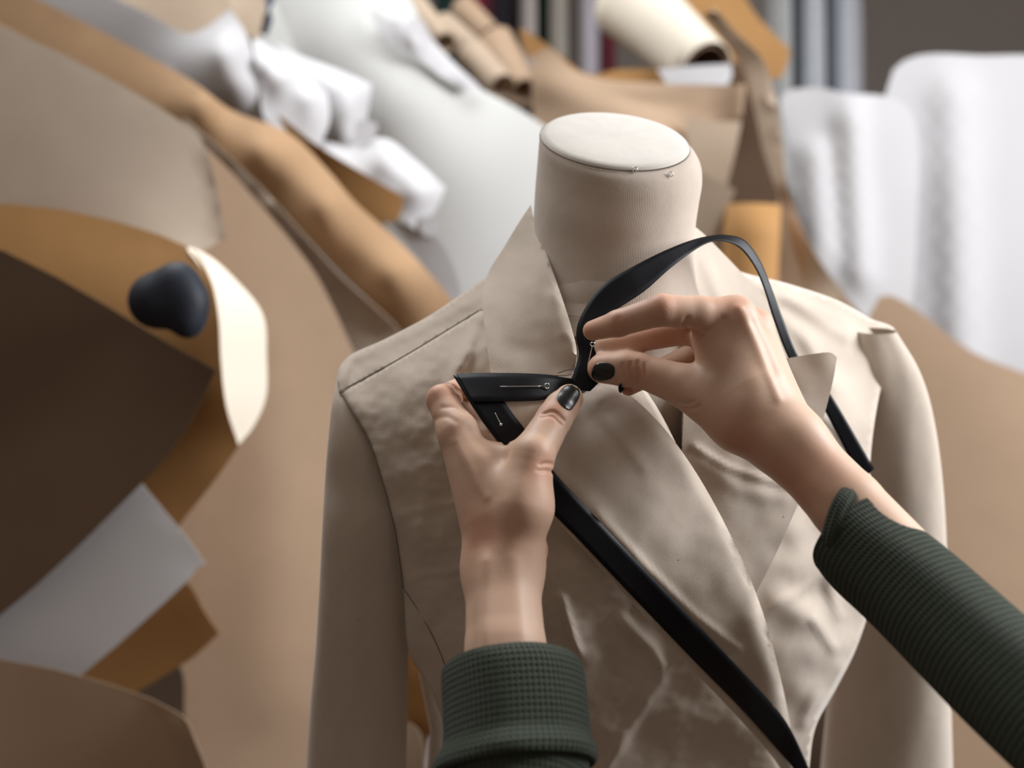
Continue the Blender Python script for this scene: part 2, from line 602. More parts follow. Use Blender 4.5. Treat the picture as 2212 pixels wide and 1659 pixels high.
def noise_d(px, py, amp, sc, seed):
    r = np.random.default_rng(seed)
    o = 0
    for i in range(7):
        a = r.uniform(0, math.pi); k = 2 * math.pi / (sc * r.uniform(0.6, 1.8)); p = r.uniform(0, 6.28)
        o = o + np.sin((px * math.cos(a) + py * math.sin(a)) * k + p + 1.3 * np.sin((px * math.sin(a) - py * math.cos(a)) * k * 0.6 + p * 2))
    return amp * o / 3.0

jacket = empty('jacket', tuple(W(1320, 1100, .82)), 'cream calico toile jacket with wide lapels pinned on the dress form', 'jacket')

# front, image left
def d_front(px, py):
    return DJ(px, py) + noise_d(px, py, .0016, 150, 3) + noise_d(px, py, .0005, 45, 5)
front_l = [(735, 848, 1), (800, 812), (900, 755), (1035, 672, 1), (1075, 668, 1), (1260, 690, 1), (1400, 850), (1480, 1000), (1600, 1280), (1668, 1500),
           (1722, 1700), (1745, 1830, 1), (1040, 1830, 1), (1000, 1700), (962, 1575), (930, 1490), (885, 1412), (872, 1275, 1), (862, 1200), (850, 1130), (825, 1040), (795, 950), (762, 893)]
patch('front_panel', front_l, d_front, M_cloth, jacket, 9, ridges=[
    ([(1215, 1290), (1225, 1330), (1238, 1378), (1252, 1410)], 10, .0055),
    ([(1245, 1400), (1275, 1420)], 18, .002),
    ([(1345, 1338), (1372, 1370), (1408, 1400), (1432, 1440), (1425, 1475), (1385, 1535), (1340, 1610), (1310, 1659)], 14, .006),
    ([(1190, 1420), (1240, 1370)], 24, .002),
    ([(868, 1108), (930, 1095), (1010, 1080)], 6, .0016), ([(880, 1250), (940, 1238), (1030, 1225)], 5, .0013),
    ([(1010, 760), (985, 800), (960, 860)], 12, .004), ([(1035, 690), (1015, 740), (1000, 790)], 10, .004),
    ([(960, 700), (930, 760), (920, 860)], 22, .003), ([(880, 820), (860, 900), (900, 1000)], 26, .003),
    ([(920, 1060), (900, 1180), (930, 1320)], 22, .003), ([(1000, 900), (960, 960)], 20, .003),
    ([(1700, 1560), (1600, 1640)], 20, .002)])

# shoulder strip behind the shoulder seam
d_sh = d_front
patch('shoulder_yoke', [(733, 850, 1), (728, 822), (733, 795), (752, 770), (830, 733), (930, 680), (1000, 632), (1050, 598, 1), (1110, 560, 1), (1100, 668, 1), (1036, 674, 1), (900, 757), (800, 814)],
      d_sh, M_cloth, jacket, 8, grain=30,
      ridges=[([(735, 845), (748, 800), (762, 772)], 6, .003), ([(775, 770), (900, 715), (1020, 650)], 12, .0025)])

# sleeve, image left: full tube so that it has depth of its own
def sleeve(name, rows, flat, parent, wave_seed):
    """rows of (left px, right px, y, depth of the middle)"""
    R = spline_nd(rows, 6)
    r = np.random.default_rng(wave_seed)
    rings = []
    n = 48
    ph = r.uniform(0, 6.28, 4)
    for i, (xl, xr, y, d) in enumerate(R):
        c = W((xl + xr) / 2, y, d)
        a = (xr - xl) / 2 * d / FPX
        b = a * flat
        t = np.linspace(0, 2 * math.pi, n, endpoint=False)
        s = i / len(R)
        wob = 1 + 0.02 * np.sin(3 * t + ph[0] + 5 * s) + 0.018 * np.sin(5 * t + ph[1] - 9 * s) + 0.012 * np.sin(8 * t + ph[2] + 14 * s)
        ca, sa = np.cos(t), np.sin(t)
        wob = 1 + (wob - 1) * np.abs(sa)
        rings.append(c + (a * ca)[:, None] * AX_R + (b * sa * wob)[:, None] * np.array([0.0, 1.0, 0.0]))
    L = (rows[-1][2] - rows[0][2]) * 0.76 / FPX
    return loft(name, rings, M_cloth, parent, uvs=(0.34, L))

sleeve('sleeve', [(730, 742, 806, .784), (721, 764, 848, .771), (715, 786, 890, .765), (708, 822, 960, .764), (702, 854, 1040, .770), (697, 872, 1130, .773), (690, 879, 1270, .789),
                  (682, 882, 1400, .808), (671, 880, 1520, .828), (662, 878, 1659, .85), (655, 880, 1850, .88)], .62, jacket, 4)
sleeve('sleeve', [(1850, 1935, 715, .89), (1838, 1985, 800, .89), (1825, 2015, 900, .895), (1815, 2035, 1050, .905), (1805, 2045, 1250, .925), (1795, 2050, 1450, .955),
                  (1775, 2055, 1659, .99), (1760, 2060, 1850, 1.0)], .62, jacket, 8)

# front, image right (shoulder, chest and side)
d_fr = lambda x, y: DJ(x, y) + .004 + noise_d(x, y, .0022, 130, 21)
patch('front_panel', [(1492, 560, 1), (1530, 545), (1590, 583), (1700, 612), (1812, 650), (1880, 688), (1935, 715), (1900, 850), (1880, 1000), (1885, 1150), (1880, 1300), (1850, 1400), (1805, 1490), (1762, 1570), (1748, 1659),
                      (1740, 1830, 1), (1560, 1830, 1), (1500, 1400, 1), (1480, 1150), (1474, 900, 1), (1500, 700)], d_fr, M_cloth, jacket, 11,
      ridges=[([(1620, 610), (1720, 660), (1830, 730)], 14, .005), ([(1660, 660), (1740, 730), (1800, 830)], 18, .005), ([(1700, 640), (1812, 690), (1870, 740)], 12, .003),
              ([(1640, 1330), (1740, 1270), (1812, 1215)], 10, .003), ([(1760, 1340), (1800, 1400)], 10, .004), ([(1735, 1560), (1775, 1480), (1812, 1440)], 14, .005),
              ([(1830, 1180), (1790, 1260), (1812, 1330)], 12, .004)])

# back of the jacket (closes the shell behind)
n = 56
rings = []
for z_, hw, hb, fw in ((1.395, .075, .07, 0), (1.375, .13, .085, 0), (1.345, .185, .095, .0), (1.30, .195, .10, 0), (1.22, .185, .105, 0), (1.12, .17, .10, 0), (1.02, .155, .095, 0), (.93, .165, .10, 0), (.84, .19, .11, 0)):
    t = np.linspace(math.radians(200), math.radians(340), n) - math.pi
    ax = W(1325, 640, .80) + np.array([0, .035, 0]); ax[2] = z_ - .05
    th = math.radians(20)
    ex = np.array([math.cos(th), math.sin(th), 0]); ef = np.array([math.sin(th), -math.cos(th), 0])
    rings.append(ax + (hw * np.cos(t))[:, None] * ex - (hb * np.sin(t))[:, None] * ef)
V = np.concatenate(rings)
F = [(i * n + k, (i + 1) * n + k, (i + 1) * n + k + 1, i * n + k + 1) for i in range(len(rings) - 1) for k in range(n - 1)]
o = mesh_obj('back_panel', V, F, M_cloth, jacket, uv=np.stack([V[:, 0], V[:, 2]], 1))
o.modifiers.new('thickness', 'SOLIDIFY').thickness = .0015

# lapels
fold_l = [(1300, 838), (1345, 845), (1405, 893), (1480, 985), (1560, 1120), (1640, 1300), (1692, 1490), (1722, 1659), (1740, 1790)]
LIFT = TPS([(985, 812, .048), (1060, 830, .040), (1130, 820, .028), (1200, 825, .020), (1250, 840, .012), (1060, 930, .044), (1130, 920, .036), (1120, 1000, .036), (1200, 1080, .026),
            (1250, 950, .026), (1345, 845, .012), (1405, 893, .022), (1480, 985, .024), (1300, 1150, .018), (1400, 1320, .012), (1560, 1120, .022), (1640, 1300, .02), (1600, 1530, .012),
            (1692, 1490, .018), (1722, 1659, .018), (1690, 1650, .012), (1740, 1800, .014), (1400, 1150, .024), (1550, 1380, .018)], 1e-5)
d_lap = lambda x, y: DJ(x, y) - LIFT(x, y)
patch('lapel', [(983, 812, 1), (1100, 807), (1180, 812), (1225, 822), (1262, 838), (1300, 836)] + fold_l[1:-1] + [(1742, 1790, 1), (1728, 1730, 1), (1672, 1640), (1590, 1545), (1490, 1440), (1375, 1312), (1250, 1175), (1185, 1108), (1110, 1012), (1058, 932), (1015, 868)],
      lambda x, y: d_lap(x, y) + noise_d(x, y, .0006, 120, 31), M_cloth, jacket, 9, grain=38, thick=.0022, edge_roll=(fold_l, 22, .005),
      ridges=[([(1290, 1110), (1400, 1230), (1500, 1330), (1595, 1400)], 9, .0022), ([(1620, 1340), (1655, 1450), (1690, 1590)], 26, .002), ([(1255, 850), (1330, 930), (1390, 1010)], 14, .0015), ([(1200, 1010), (1300, 1110)], 20, .002)])
fold_r = [(1476, 870), (1474, 960), (1470, 1060), (1475, 1200)]
d_lapr = TPS([(1476, 870, .762), (1474, 960, .756), (1470, 1060, .752), (1475, 1200, .748), (1600, 1000, .755), (1700, 900, .768), (1690, 775, .775), (1800, 765, .778), (1780, 900, .775), (1740, 1050, .776), (1630, 1285, .774), (1600, 850, .775), (1560, 1350, .772), (1500, 800, .775)], 1e-5)
patch('lapel', [(1480, 800, 1), (1600, 790), (1690, 776), (1760, 764), (1795, 762), (1808, 772, 1), (1800, 820), (1780, 900), (1745, 1040), (1715, 1110), (1672, 1205), (1630, 1288), (1590, 1380), (1520, 1420, 1), (1480, 1250), (1472, 1100), (1474, 960), (1477, 880)],
      lambda x, y: d_lapr(x, y) + noise_d(x, y, .0007, 120, 37), M_cloth, jacket, 9, grain=-12, thick=.0022,
      ridges=[([(1500, 965), (1570, 1008), (1650, 1035), (1720, 1050)], 8, .002), ([(1520, 1000), (1600, 1060), (1690, 1075)], 20, .002)])

# collar
d_col = TPS([(1147, 445, .812), (1100, 520, .81), (1052, 590, .80), (1042, 640, .776), (1048, 700, .75), (1060, 802, .724), (1150, 802, .722), (1243, 803, .722), (1240, 740, .725), (1200, 610, .748), (1165, 510, .785), (1140, 620, .757), (1150, 720, .735)], 1e-5)
patch('collar', [(1147, 442, 1), (1120, 482), (1085, 540), (1055, 588), (1042, 635), (1045, 690), (1052, 750), (1060, 806, 1), (1150, 808), (1232, 808), (1242, 800, 1), (1246, 760), (1238, 720), (1218, 655), (1192, 580), (1172, 525), (1155, 480)],
      lambda x, y: d_col(x, y) + noise_d(x, y, .0007, 80, 41), M_cloth, jacket, 7, grain=18, thick=.0022,
      edge_roll=([(1147, 442), (1155, 480), (1172, 525), (1192, 580), (1218, 655), (1238, 720), (1246, 760)], 10, .004), ridges=[([(1190, 640), (1215, 720)], 14, .0025)])
d_colr = TPS([(1490, 500, .80), (1530, 520, .815), (1600, 592, .83), (1680, 680, .815), (1720, 775, .795), (1640, 780, .785), (1500, 650, .782), (1488, 580, .785), (1580, 700, .79)], 1e-5)
patch('collar', [(1494, 484, 1), (1520, 505), (1560, 545), (1605, 592), (1660, 650), (1700, 710), (1722, 772, 1), (1650, 790), (1560, 780), (1490, 720, 1), (1488, 640), (1488, 560)],
      d_colr, M_cloth, jacket, 8, grain=-20, thick=.0022, ridges=[([(1520, 560), (1560, 660), (1620, 740)], 14, .003), ([(1495, 500), (1492, 640)], 6, .002)])

# seams of the jacket
def seam(line, dfn, r=.00035, off=.0005):
    q = catmull(line, 8, closed=False)
    dd = dfn(q[:, 0], q[:, 1]) - off
    return tube('seam', W(q[:, 0], q[:, 1], dd), r, M_stitch, jacket, 6)
seam([(740, 842), (800, 810), (900, 753), (1034, 671)], d_sh)
seam([(738, 850), (764, 894), (797, 952), (826, 1040), (850, 1130), (862, 1200), (871, 1272)], d_front, off=.0012)
seam([(874, 1275), (905, 1320), (935, 1375), (955, 1420), (975, 1480)], d_front)
seam([(1205, 806), (1222, 800), (1236, 797), (1240, 785)], lambda x, y: d_col(x, y) - .0015)

# ------------------------------------------------------------------ dress form
form = empty('dress_form', tuple(W(1325, 640, .80) * [1, 1, 0]), 'cream jersey dress form with flat topped neck wearing the jacket', 'dress form')
def neck_ring(px, py, d, rpx, tilt, roll, n=72, asp=1.0):
    c = W(px, py, d)
    r = rad(rpx, d)
    t = np.linspace(0, 2 * math.pi, n, endpoint=False)
    ex = np.array([math.cos(roll), 0, -math.sin(roll)])
    ey = np.array([0, math.cos(tilt), math.sin(tilt)])
    return c + r * (np.cos(t)[:, None] * ex + asp * np.sin(t)[:, None] * ey)
T = math.radians
nr = [(1328, 307, .795, 160, T(16), T(4)), (1329, 310, .795, 164, T(16), T(4)), (1334, 322, .795, 170, T(16), T(4)), (1338, 345, .797, 176, T(15), T(3.5)), (1337, 380, .799, 178, T(13), T(3)),
      (1331, 430, .80, 176, T(10), T(2)), (1326, 490, .802, 174, T(7), 0), (1325, 560, .803, 176, T(4), 0), (1325, 610, .803, 182, T(2), 0), (1325, 645, .803, 196, 0, 0), (1325, 672, .805, 225, 0, 0)]
nr = spline_nd(nr, 5)
loft('neck', [neck_ring(*r) for r in nr][::-1], M_form, form, uvs=(0.38, 0.14))
# flat felt cap
cap = []
for f_, up in ((1.0, 0), (.985, .0012), (.96, .0022), (.9, .003), (.7, .004), (.4, .0048), (.1, .005)):
    r = neck_ring(1328, 304, .795, 161 * f_, T(16), T(4))
    cap.append(r + up * np.array([0, -math.sin(T(16)), math.cos(T(16))]))
loft('neck_cap', cap, M_cap, form, uvs=(.35, .05), cap1=True)
q = neck_ring(1328, 305.5, .795, 163, T(16), T(4))
tube('cap_seam', q, .00022, M_form_seam, form, 6, close=True)
q = [neck_ring(1325, 640, .803, 197.5, 0, 0)[k] for k in range(72)]
tube('neck_seam', q, .00022, M_form_seam, form, 6, close=True)
# torso under the jacket
th = math.radians(20)
ex = np.array([math.cos(th), math.sin(th), 0]); ef = np.array([math.sin(th), -math.cos(th), 0])
base = W(1325, 640, .80)
def L3(x, f, z): return base + x * ex + f * ef + np.array([0, 0, z])
fld = Field(base - np.array([.26, .2, .62]), base + np.array([.26, .2, .06]), .006)
E3 = (ex, ef, np.array([0, 0, 1.0]))
fld.ellipsoid(L3(0, .0, -.01), E3, (.062, .058, .06), .03)
fld.cone(L3(-.12, -.01, -.07), L3(.12, -.01, -.07), .032, .032, .05)
fld.ellipsoid(L3(0, .0, -.16), E3, (.145, .075, .14), .05)
fld.ellipsoid(L3(-.07, .045, -.21), E3, (.055, .05, .06), .04)
fld.ellipsoid(L3(.07, .045, -.21), E3, (.055, .05, .06), .04)
fld.ellipsoid(L3(0, .0, -.33), E3, (.115, .07, .16), .05)
fld.ellipsoid(L3(0, -.005, -.48), E3, (.15, .085, .13), .06)
V, F = fld.mesh()
mesh_obj('torso', V, F, M_form, form, uv=np.stack([V[:, 0], V[:, 2]], 1))
b0 = base.copy()
tube('stand_pole', [b0 + [0, 0, -.55], b0 + [0, 0, -.9], [b0[0], b0[1], .03]], .016, M_steel, form, 16)
rr = []
for r_, z_ in ((.02, .05), (.10, .035), (.16, .02), (.165, .0)):
    t = np.linspace(0, 2 * math.pi, 40, endpoint=False)
    rr.append(np.stack([b0[0] + r_ * np.cos(t), b0[1] + r_ * np.sin(t), np.full(40, z_)], 1))
loft('stand_base', rr[::-1], M_brown, form, cap0=True, cap1=True)

# ------------------------------------------------------------------ black ribbon
def ribbon_strip(rows, n=8, m=5, bow=.0):
    """rows: (xa, ya, da, xb, yb, db) the two edges"""
    R = spline_nd(rows, n)
    V, F, uv = [], [], []
    L = 0
    prev = None
    for i, (xa, ya, da, xb, yb, db) in enumerate(R):
        A, B = W(xa, ya, da), W(xb, yb, db)
        mid = (A + B) / 2
        if prev is not None: L += np.linalg.norm(mid - prev)
        prev = mid
        for k in range(m + 1):
            s = k / m
            V.append(A + (B - A) * s - bow * (1 - (2 * s - 1) ** 2) * AX_F)
            uv.append((L, s * np.linalg.norm(B - A)))
    for i in range(len(R) - 1):
        for k in range(m):
            F.append((i * (m + 1) + k, i * (m + 1) + k + 1, (i + 1) * (m + 1) + k + 1, (i + 1) * (m + 1) + k))
    return V, F, uv

segA = [(1860, 1040, .835, 1888, 1012, .835), (1785, 893, .815, 1803, 866, .815), (1742, 815, .795, 1760, 805, .797), (1705, 776, .79, 1724, 768, .792), (1672, 692, .785, 1689, 684, .789), (1650, 622, .778, 1663, 614, .784), (1630, 576, .772, 1641, 562, .780),
        (1600, 537, .768, 1609, 520, .776), (1565, 521, .762, 1569, 508, .770), (1530, 524, .756, 1527, 511, .763), (1492, 546, .748, 1482, 523, .752), (1445, 582, .738, 1422, 548, .742), (1396, 626, .731, 1360, 580, .734),
        (1350, 657, .727, 1312, 608, .731), (1312, 682, .724, 1277, 645, .729), (1290, 708, .721, 1252, 690, .727), (1284, 738, .719, 1245, 724, .725), (1288, 772, .718, 1251, 765, .722), (1292, 805, .716, 1240, 803, .718), (1292, 826, .715, 1232, 826, .716), (1275, 845, .714, 1240, 842, .714)]
dl = lambda x, y, o=.003: float(d_lap(np.array([x]), np.array([y]))[0]) - o
segB = [(x0, y0, dl(x0, y0, o), x1, y1, dl(x1, y1, o)) for x0, y0, x1, y1, o in
        ((1293, 829, 1256, 851, .006), (1262, 822, 1243, 850, .006), (1235, 818, 1226, 838, .005), (1212, 815, 1204, 850, .004), (1185, 810, 1176, 863, .004), (1140, 807, 1138, 866, .004), (1080, 806, 1082, 867, .004), (1030, 806, 1045, 867, .004), (986, 808, 1022, 868, .0045))]
segC = [(x0, y0, dl(x0, y0, o), x1, y1, dl(x1, y1, o)) for x0, y0, x1, y1, o in
        ((979, 811, 1062, 826, .0022), (1003, 850, 1083, 858, .0022), (1030, 892, 1107, 893, .0022), (1063, 938, 1133, 927, .0022), (1122, 1010, 1168, 976, .0022), (1184, 1096, 1202, 1026, .0025), (1250, 1165, 1290, 1121, .0025), (1315, 1234, 1345, 1180, .0025), (1382, 1305, 1402, 1240, .0025),
         (1500, 1428, 1502, 1345, .0025), (1600, 1530, 1602, 1450, .0025), (1680, 1620, 1692, 1550, .0025), (1718, 1668, 1742, 1648, .0025), (1745, 1740, 1775, 1735, .003))]
V, F, U = [], [], []
for sg in (segA, segB, segC):
    v, f, u = ribbon_strip(sg)
    k = len(V)
    V += v; U += u
    F += [tuple(i + k for i in q) for q in f]
rib = mesh_obj('ribbon', V, F, M_ribbon, uv=U)
tag(rib, 'long black satin ribbon pinned along the lapel edge and looped past the neck', 'ribbon')
mm = rib.modifiers.new('thickness', 'SOLIDIFY'); mm.thickness = .0007; mm.offset = 0

# ------------------------------------------------------------------ person: forearms and hands as one body mesh
def Pd(p): return W(p[0], p[1], p[2])
def Rd(p): return rad(p[3], p[2])
def chain(f, pts, k):
    f.limb([Pd(p) for p in pts], [Rd(p) for p in pts], k)
def bounds(ptss, m=.05):
    q = np.array([Pd(p) for pts in ptss for p in pts])
    return q.min(0) - m, q.max(0) + m

# left hand
lw = (1085, 1235, .650, 78)
l_arm = [(1092, 1560, .598, 98), (1092, 1400, .620, 87), lw]
l_index = [(990, 935, .677, 43), (953, 864, .692, 31), (1010, 832, .716, 24), (1080, 828, .724, 20)]
l_middle = [(1040, 955, .703, 40), (1005, 880, .722, 25), (1085, 862, .728, 21), (1130, 862, .729, 18)]
l_ring = [(1085, 990, .708, 38), (1070, 905, .724, 23), (1150, 890, .729, 19)]
l_thumb = [(1126, 1095, .648, 66), (1150, 985, .655, 47), (1197, 905, .674, 38), (1212, 882, .680, 36), (1229, 861, .686, 31)]
fl = Field(*bounds([l_index, l_middle, l_thumb, [lw, (1092, 1560, .598, 98)]], .055), .00095)
chain(fl, l_arm, .012)
fl.cone(Pd(lw), Pd(l_index[0]), Rd((0, 0, .65, 66)), Rd(l_index[0]), .012)
fl.cone(Pd((1090, 1225, .660, 70)), Pd(l_middle[0]), rad(70, .66), Rd(l_middle[0]), .012)
fl.cone(Pd((1100, 1210, .668, 60)), Pd(l_ring[0]), rad(55, .668), Rd(l_ring[0]), .012)
chain(fl, l_index, .005); chain(fl, l_middle, .004); chain(fl, l_ring, .004)
fl.cone(Pd(lw), Pd(l_thumb[0]), rad(70, .65), Rd(l_thumb[0]), .014)
chain(fl, l_thumb, .008)
fl.cone(Pd((1048, 1010, .668, 42)), Pd((1085, 1110, .655, 55)), rad(42, .668), rad(55, .655), .014)
fl.cone(Pd((1080, 985, .675, 26)), Pd((1120, 985, .668, 30)), rad(26, .675), rad(30, .668), .010)
fl.ellipsoid(Pd((1150, 1188, .670)), (AX_R, AX_U, AX_F), (rad(34, .668), rad(44, .668), .014), .0018)
# creases
BVH = {}
def finish(f, nm):
    V, F = f.mesh()
    BVH[nm] = BVHTree.FromPolygons([tuple(v) for v in V], [tuple(int(i) for i in q) for q in F])
    return V, F

def surf(nm, px, py, default=.7):
    """Depth of the body surface at pixels."""
    out = []
    for a, b in zip(np.atleast_1d(px), np.atleast_1d(py)):
        dr = W(a, b, 1.0) - CAM
        L = np.linalg.norm(dr)
        h = BVH[nm].ray_cast(Vector(CAM), Vector(dr / L))
        out.append((np.array(h[0]) - CAM) @ AX_F if h[0] is not None else default)
    return np.array(out)

def carve(f, nm, line, w, depth):
    """Skin fold: a shallow groove along a pixel polyline on the surface."""
    q = catmull(line, 5, closed=False)
    dd = surf(nm, q[:, 0], q[:, 1])
    p = W(q[:, 0], q[:, 1], dd - w + depth)
    for a, b in zip(p[:-1], p[1:]):
        f.cone(a, b, w, w, .0012, sub=True)

finish(fl, 'left')
for line, w, dp in (([(1172, 893), (1195, 888), (1220, 908)], .0011, .0007), ([(1168, 900), (1192, 897), (1214, 918)], .0010, .0005),
                    ([(985, 842), (999, 848), (1006, 866)], .0016, .0012), ([(945, 826), (975, 829), (992, 846)], .0013, .0009),
                    ([(1096, 958), (1080, 948), (1062, 932)], .0018, .0010), ([(1165, 1004), (1180, 1001), (1196, 1003)], .0010, .0005), ([(1160, 1017), (1180, 1016), (1196, 1020)], .0010, .0004)):
    carve(fl, 'left', line, w, dp)
VL, FL = finish(fl, 'left')

def sculpt(nm, V, F, lines):
    """Soft swellings and hollows along pixel polylines on the skin (width and height in metres, hollow if negative)."""
    e1, e2 = V[F[:, 2]] - V[F[:, 0]], V[F[:, 3]] - V[F[:, 1]]
    fn = np.cross(e1, e2)
    N = np.zeros_like(V)
    for k in range(4): np.add.at(N, F[:, k], fn)
    N /= np.linalg.norm(N, axis=1)[:, None] + 1e-12
    off = np.zeros(len(V))
    for line, w, amp in lines:
        q = catmull(line, 6, closed=False)
        p = W(q[:, 0], q[:, 1], surf(nm, q[:, 0], q[:, 1]))
        d = np.full(len(V), 9.0)
        for a, b in zip(p[:-1], p[1:]):
            ab = b - a
            t = np.clip(((V - a) @ ab) / (ab @ ab + 1e-12), 0, 1)
            d = np.minimum(d, np.linalg.norm(V - a - t[:, None] * ab, axis=1))
        off += amp * np.exp(-(d / w) ** 2)
    return V + N * off[:, None]
VL = sculpt('left', VL, FL, [
    ([(1015, 930), (1050, 965), (1085, 990)], .0060, -.0016), ([(985, 955), (1015, 1010), (1045, 1070)], .0035, .0010), ([(1055, 1080), (1050, 1160)], .012, -.0030), ([(1018, 1190), (1016, 1400)], .006, -.0011), ([(1048, 1215), (1046, 1400)], .006, .0018), ([(1150, 1030), (1125, 1110)], .010, .0010),
    ([(1110, 1210), (1120, 1300), (1130, 1390)], .005, .0007),
    ([(940, 842), (950, 836)], .006, .0008), ([(1150, 985), (1165, 960)], .008, .0010), ([(1120, 1120), (1150, 1075)], .008, -.0007),
    ([(940, 905), (965, 900), (985, 910)], .0022, -.0006), ([(955, 880), (985, 880), (1000, 890)], .0018, -.0005)])

# right hand
rw = (1712, 965, .662, 70)
r_arm = [rw, (1830, 1092, .640, 79), (1965, 1240, .610, 88)]
r_index = [(1588, 682, .690, 40), (1508, 677, .681, 37), (1428, 670, .673, 34), (1335, 699, .682, 28.5), (1281, 714, .694, 22)]
r_middle = [(1628, 708, .706, 41), (1475, 712, .704, 33), (1372, 736, .712, 26), (1304, 747, .716, 21)]
r_ring = [(1645, 755, .724, 36), (1505, 766, .734, 29), (1425, 800, .732, 24), (1358, 836, .722, 19)]
r_little = [(1655, 812, .738, 32), (1575, 832, .745, 24), (1505, 836, .745, 19)]
r_thumb = [(1602, 905, .672, 70), (1475, 832, .690, 46), (1382, 800, .700, 36), (1352, 798, .702, 37), (1301, 796, .707, 32)]
fr = Field(*bounds([r_index, r_ring, r_thumb, r_little, r_arm], .055), .00095)
chain(fr, r_arm, .012)
fr.cone(Pd((1690, 935, .664, 60)), Pd(r_index[0]), rad(60, .664), Rd(r_index[0]), .012)
fr.cone(Pd((1700, 935, .675, 56)), Pd(r_middle[0]), rad(54, .675), Rd(r_middle[0]), .012)
fr.cone(Pd((1705, 940, .685, 52)), Pd(r_ring[0]), rad(52, .685), Rd(r_ring[0]), .012)
fr.cone(Pd((1705, 945, .692, 50)), Pd(r_little[0]), rad(48, .692), Rd(r_little[0]), .012)
chain(fr, r_index, .006); chain(fr, r_middle, .004); chain(fr, r_ring, .004); chain(fr, r_little, .004)
fr.cone(Pd(rw), Pd(r_thumb[0]), rad(66, .662), Rd(r_thumb[0]), .014)
chain(fr, r_thumb, .008)
fr.cone(Pd((1540, 738, .690, 38)), Pd((1605, 850, .672, 66)), rad(38, .69), rad(66, .672), .012)
fr.cone(Pd((1585, 700, .688, 34)), Pd((1545, 745, .690, 36)), rad(36, .688), rad(36, .69), .010)
finish(fr, 'right')
for line, w, dp in (([(1362, 783), (1360, 800), (1365, 822)], .0010, .0006), ([(1378, 779), (1380, 800), (1378, 828)], .0011, .0008), ([(1345, 785), (1344, 803), (1347, 820)], .0009, .0004), ([(1392, 785), (1394, 812)], .001, .0004),
                    ([(1495, 712), (1508, 722), (1518, 726)], .0012, .0007),
                    ([(1462, 868), (1485, 872), (1500, 866)], .001, .0005), ([(1480, 885), (1500, 882), (1512, 876)], .001, .0004)):
    carve(fr, 'right', line, w, dp)
VR, FR = finish(fr, 'right')
VR = sculpt('right', VR, FR, [
    ([(1630, 700), (1652, 745), (1672, 800)], .0040, -.0008), ([(1600, 668), (1640, 760), (1680, 860)], .0035, .0008), ([(1560, 790), (1585, 830)], .010, -.0018),
    ([(1530, 800), (1480, 790)], .006, -.0006), ([(1640, 930), (1700, 985), (1780, 1060)], .006, .0008), ([(1590, 655), (1598, 662)], .006, .0003),
    ([(1484, 690), (1481, 702), (1488, 714)], .0020, -.0012), ([(1590, 668), (1555, 705), (1520, 735)], .0035, .0008), ([(1560, 690), (1530, 715)], .0026, -.0008), ([(1335, 690), (1338, 720)], .0025, -.0006), ([(1480, 845), (1510, 870)], .006, .0006)])

V = np.concatenate([VL, VR]); F = np.concatenate([FL, FR + len(VL)])
person = mesh_obj('person', V, F, M_skin)
blush = np.zeros(len(V))
for p, r_ in (((925, 850, .69), .016), ((985, 845, .69), .014), ((1195, 885, .665), .010), ((1235, 850, .675), .010), ((1175, 1010, .64), .012), ((1165, 1190, .66), .014), ((1040, 1150, .64), .018), ((1262, 712, .69), .013), ((1330, 700, .67), .012), ((1420, 650, .665), .014), ((1590, 655, .67), .014),
              ((1645, 690, .69), .010), ((1375, 800, .69), .010), ((1280, 800, .70), .010), ((1505, 705, .69), .014), ((1440, 725, .70), .02), ((1350, 838, .72), .014), ((1600, 960, .65), .02), ((1720, 1050, .64), .025)):
    blush = np.maximum(blush, np.exp(-(np.linalg.norm(V - W(*p), axis=1) / r_) ** 2))
at = person.data.attributes.new('blush', 'FLOAT', 'POINT')
at.data.foreach_set('value', blush.astype(np.float32))
tag(person, 'person in dark green knit sleeves pinning black ribbon, black polish on both thumbs', 'person')

def nail(nm, outline, c):
    def dn(px, py):
        return surf(nm, px, py) - .0007 - .0005 * np.clip(1 - ((px - c[0]) ** 2 + (py - c[1]) ** 2) / 30 ** 2, 0, 1)
    o = patch('fingernail', outline, dn, M_nail, person, 3, .0007, 5)
    o['label'] = 'black painted fingernail'
nail('left', [(1203, 860), (1209, 846), (1219, 835), (1235, 829), (1248, 836), (1253, 850), (1249, 864), (1240, 878), (1232, 886), (1215, 876)], (1228, 857))
nail('right', [(1281, 794), (1289, 785), (1311, 783), (1325, 791), (1327, 803), (1324, 814), (1315, 820), (1288, 823), (1278, 811)], (1302, 803))

nail('right', [(1336, 834), (1340, 830), (1344, 834), (1345, 843), (1341, 849), (1337, 846)], (1340, 840))

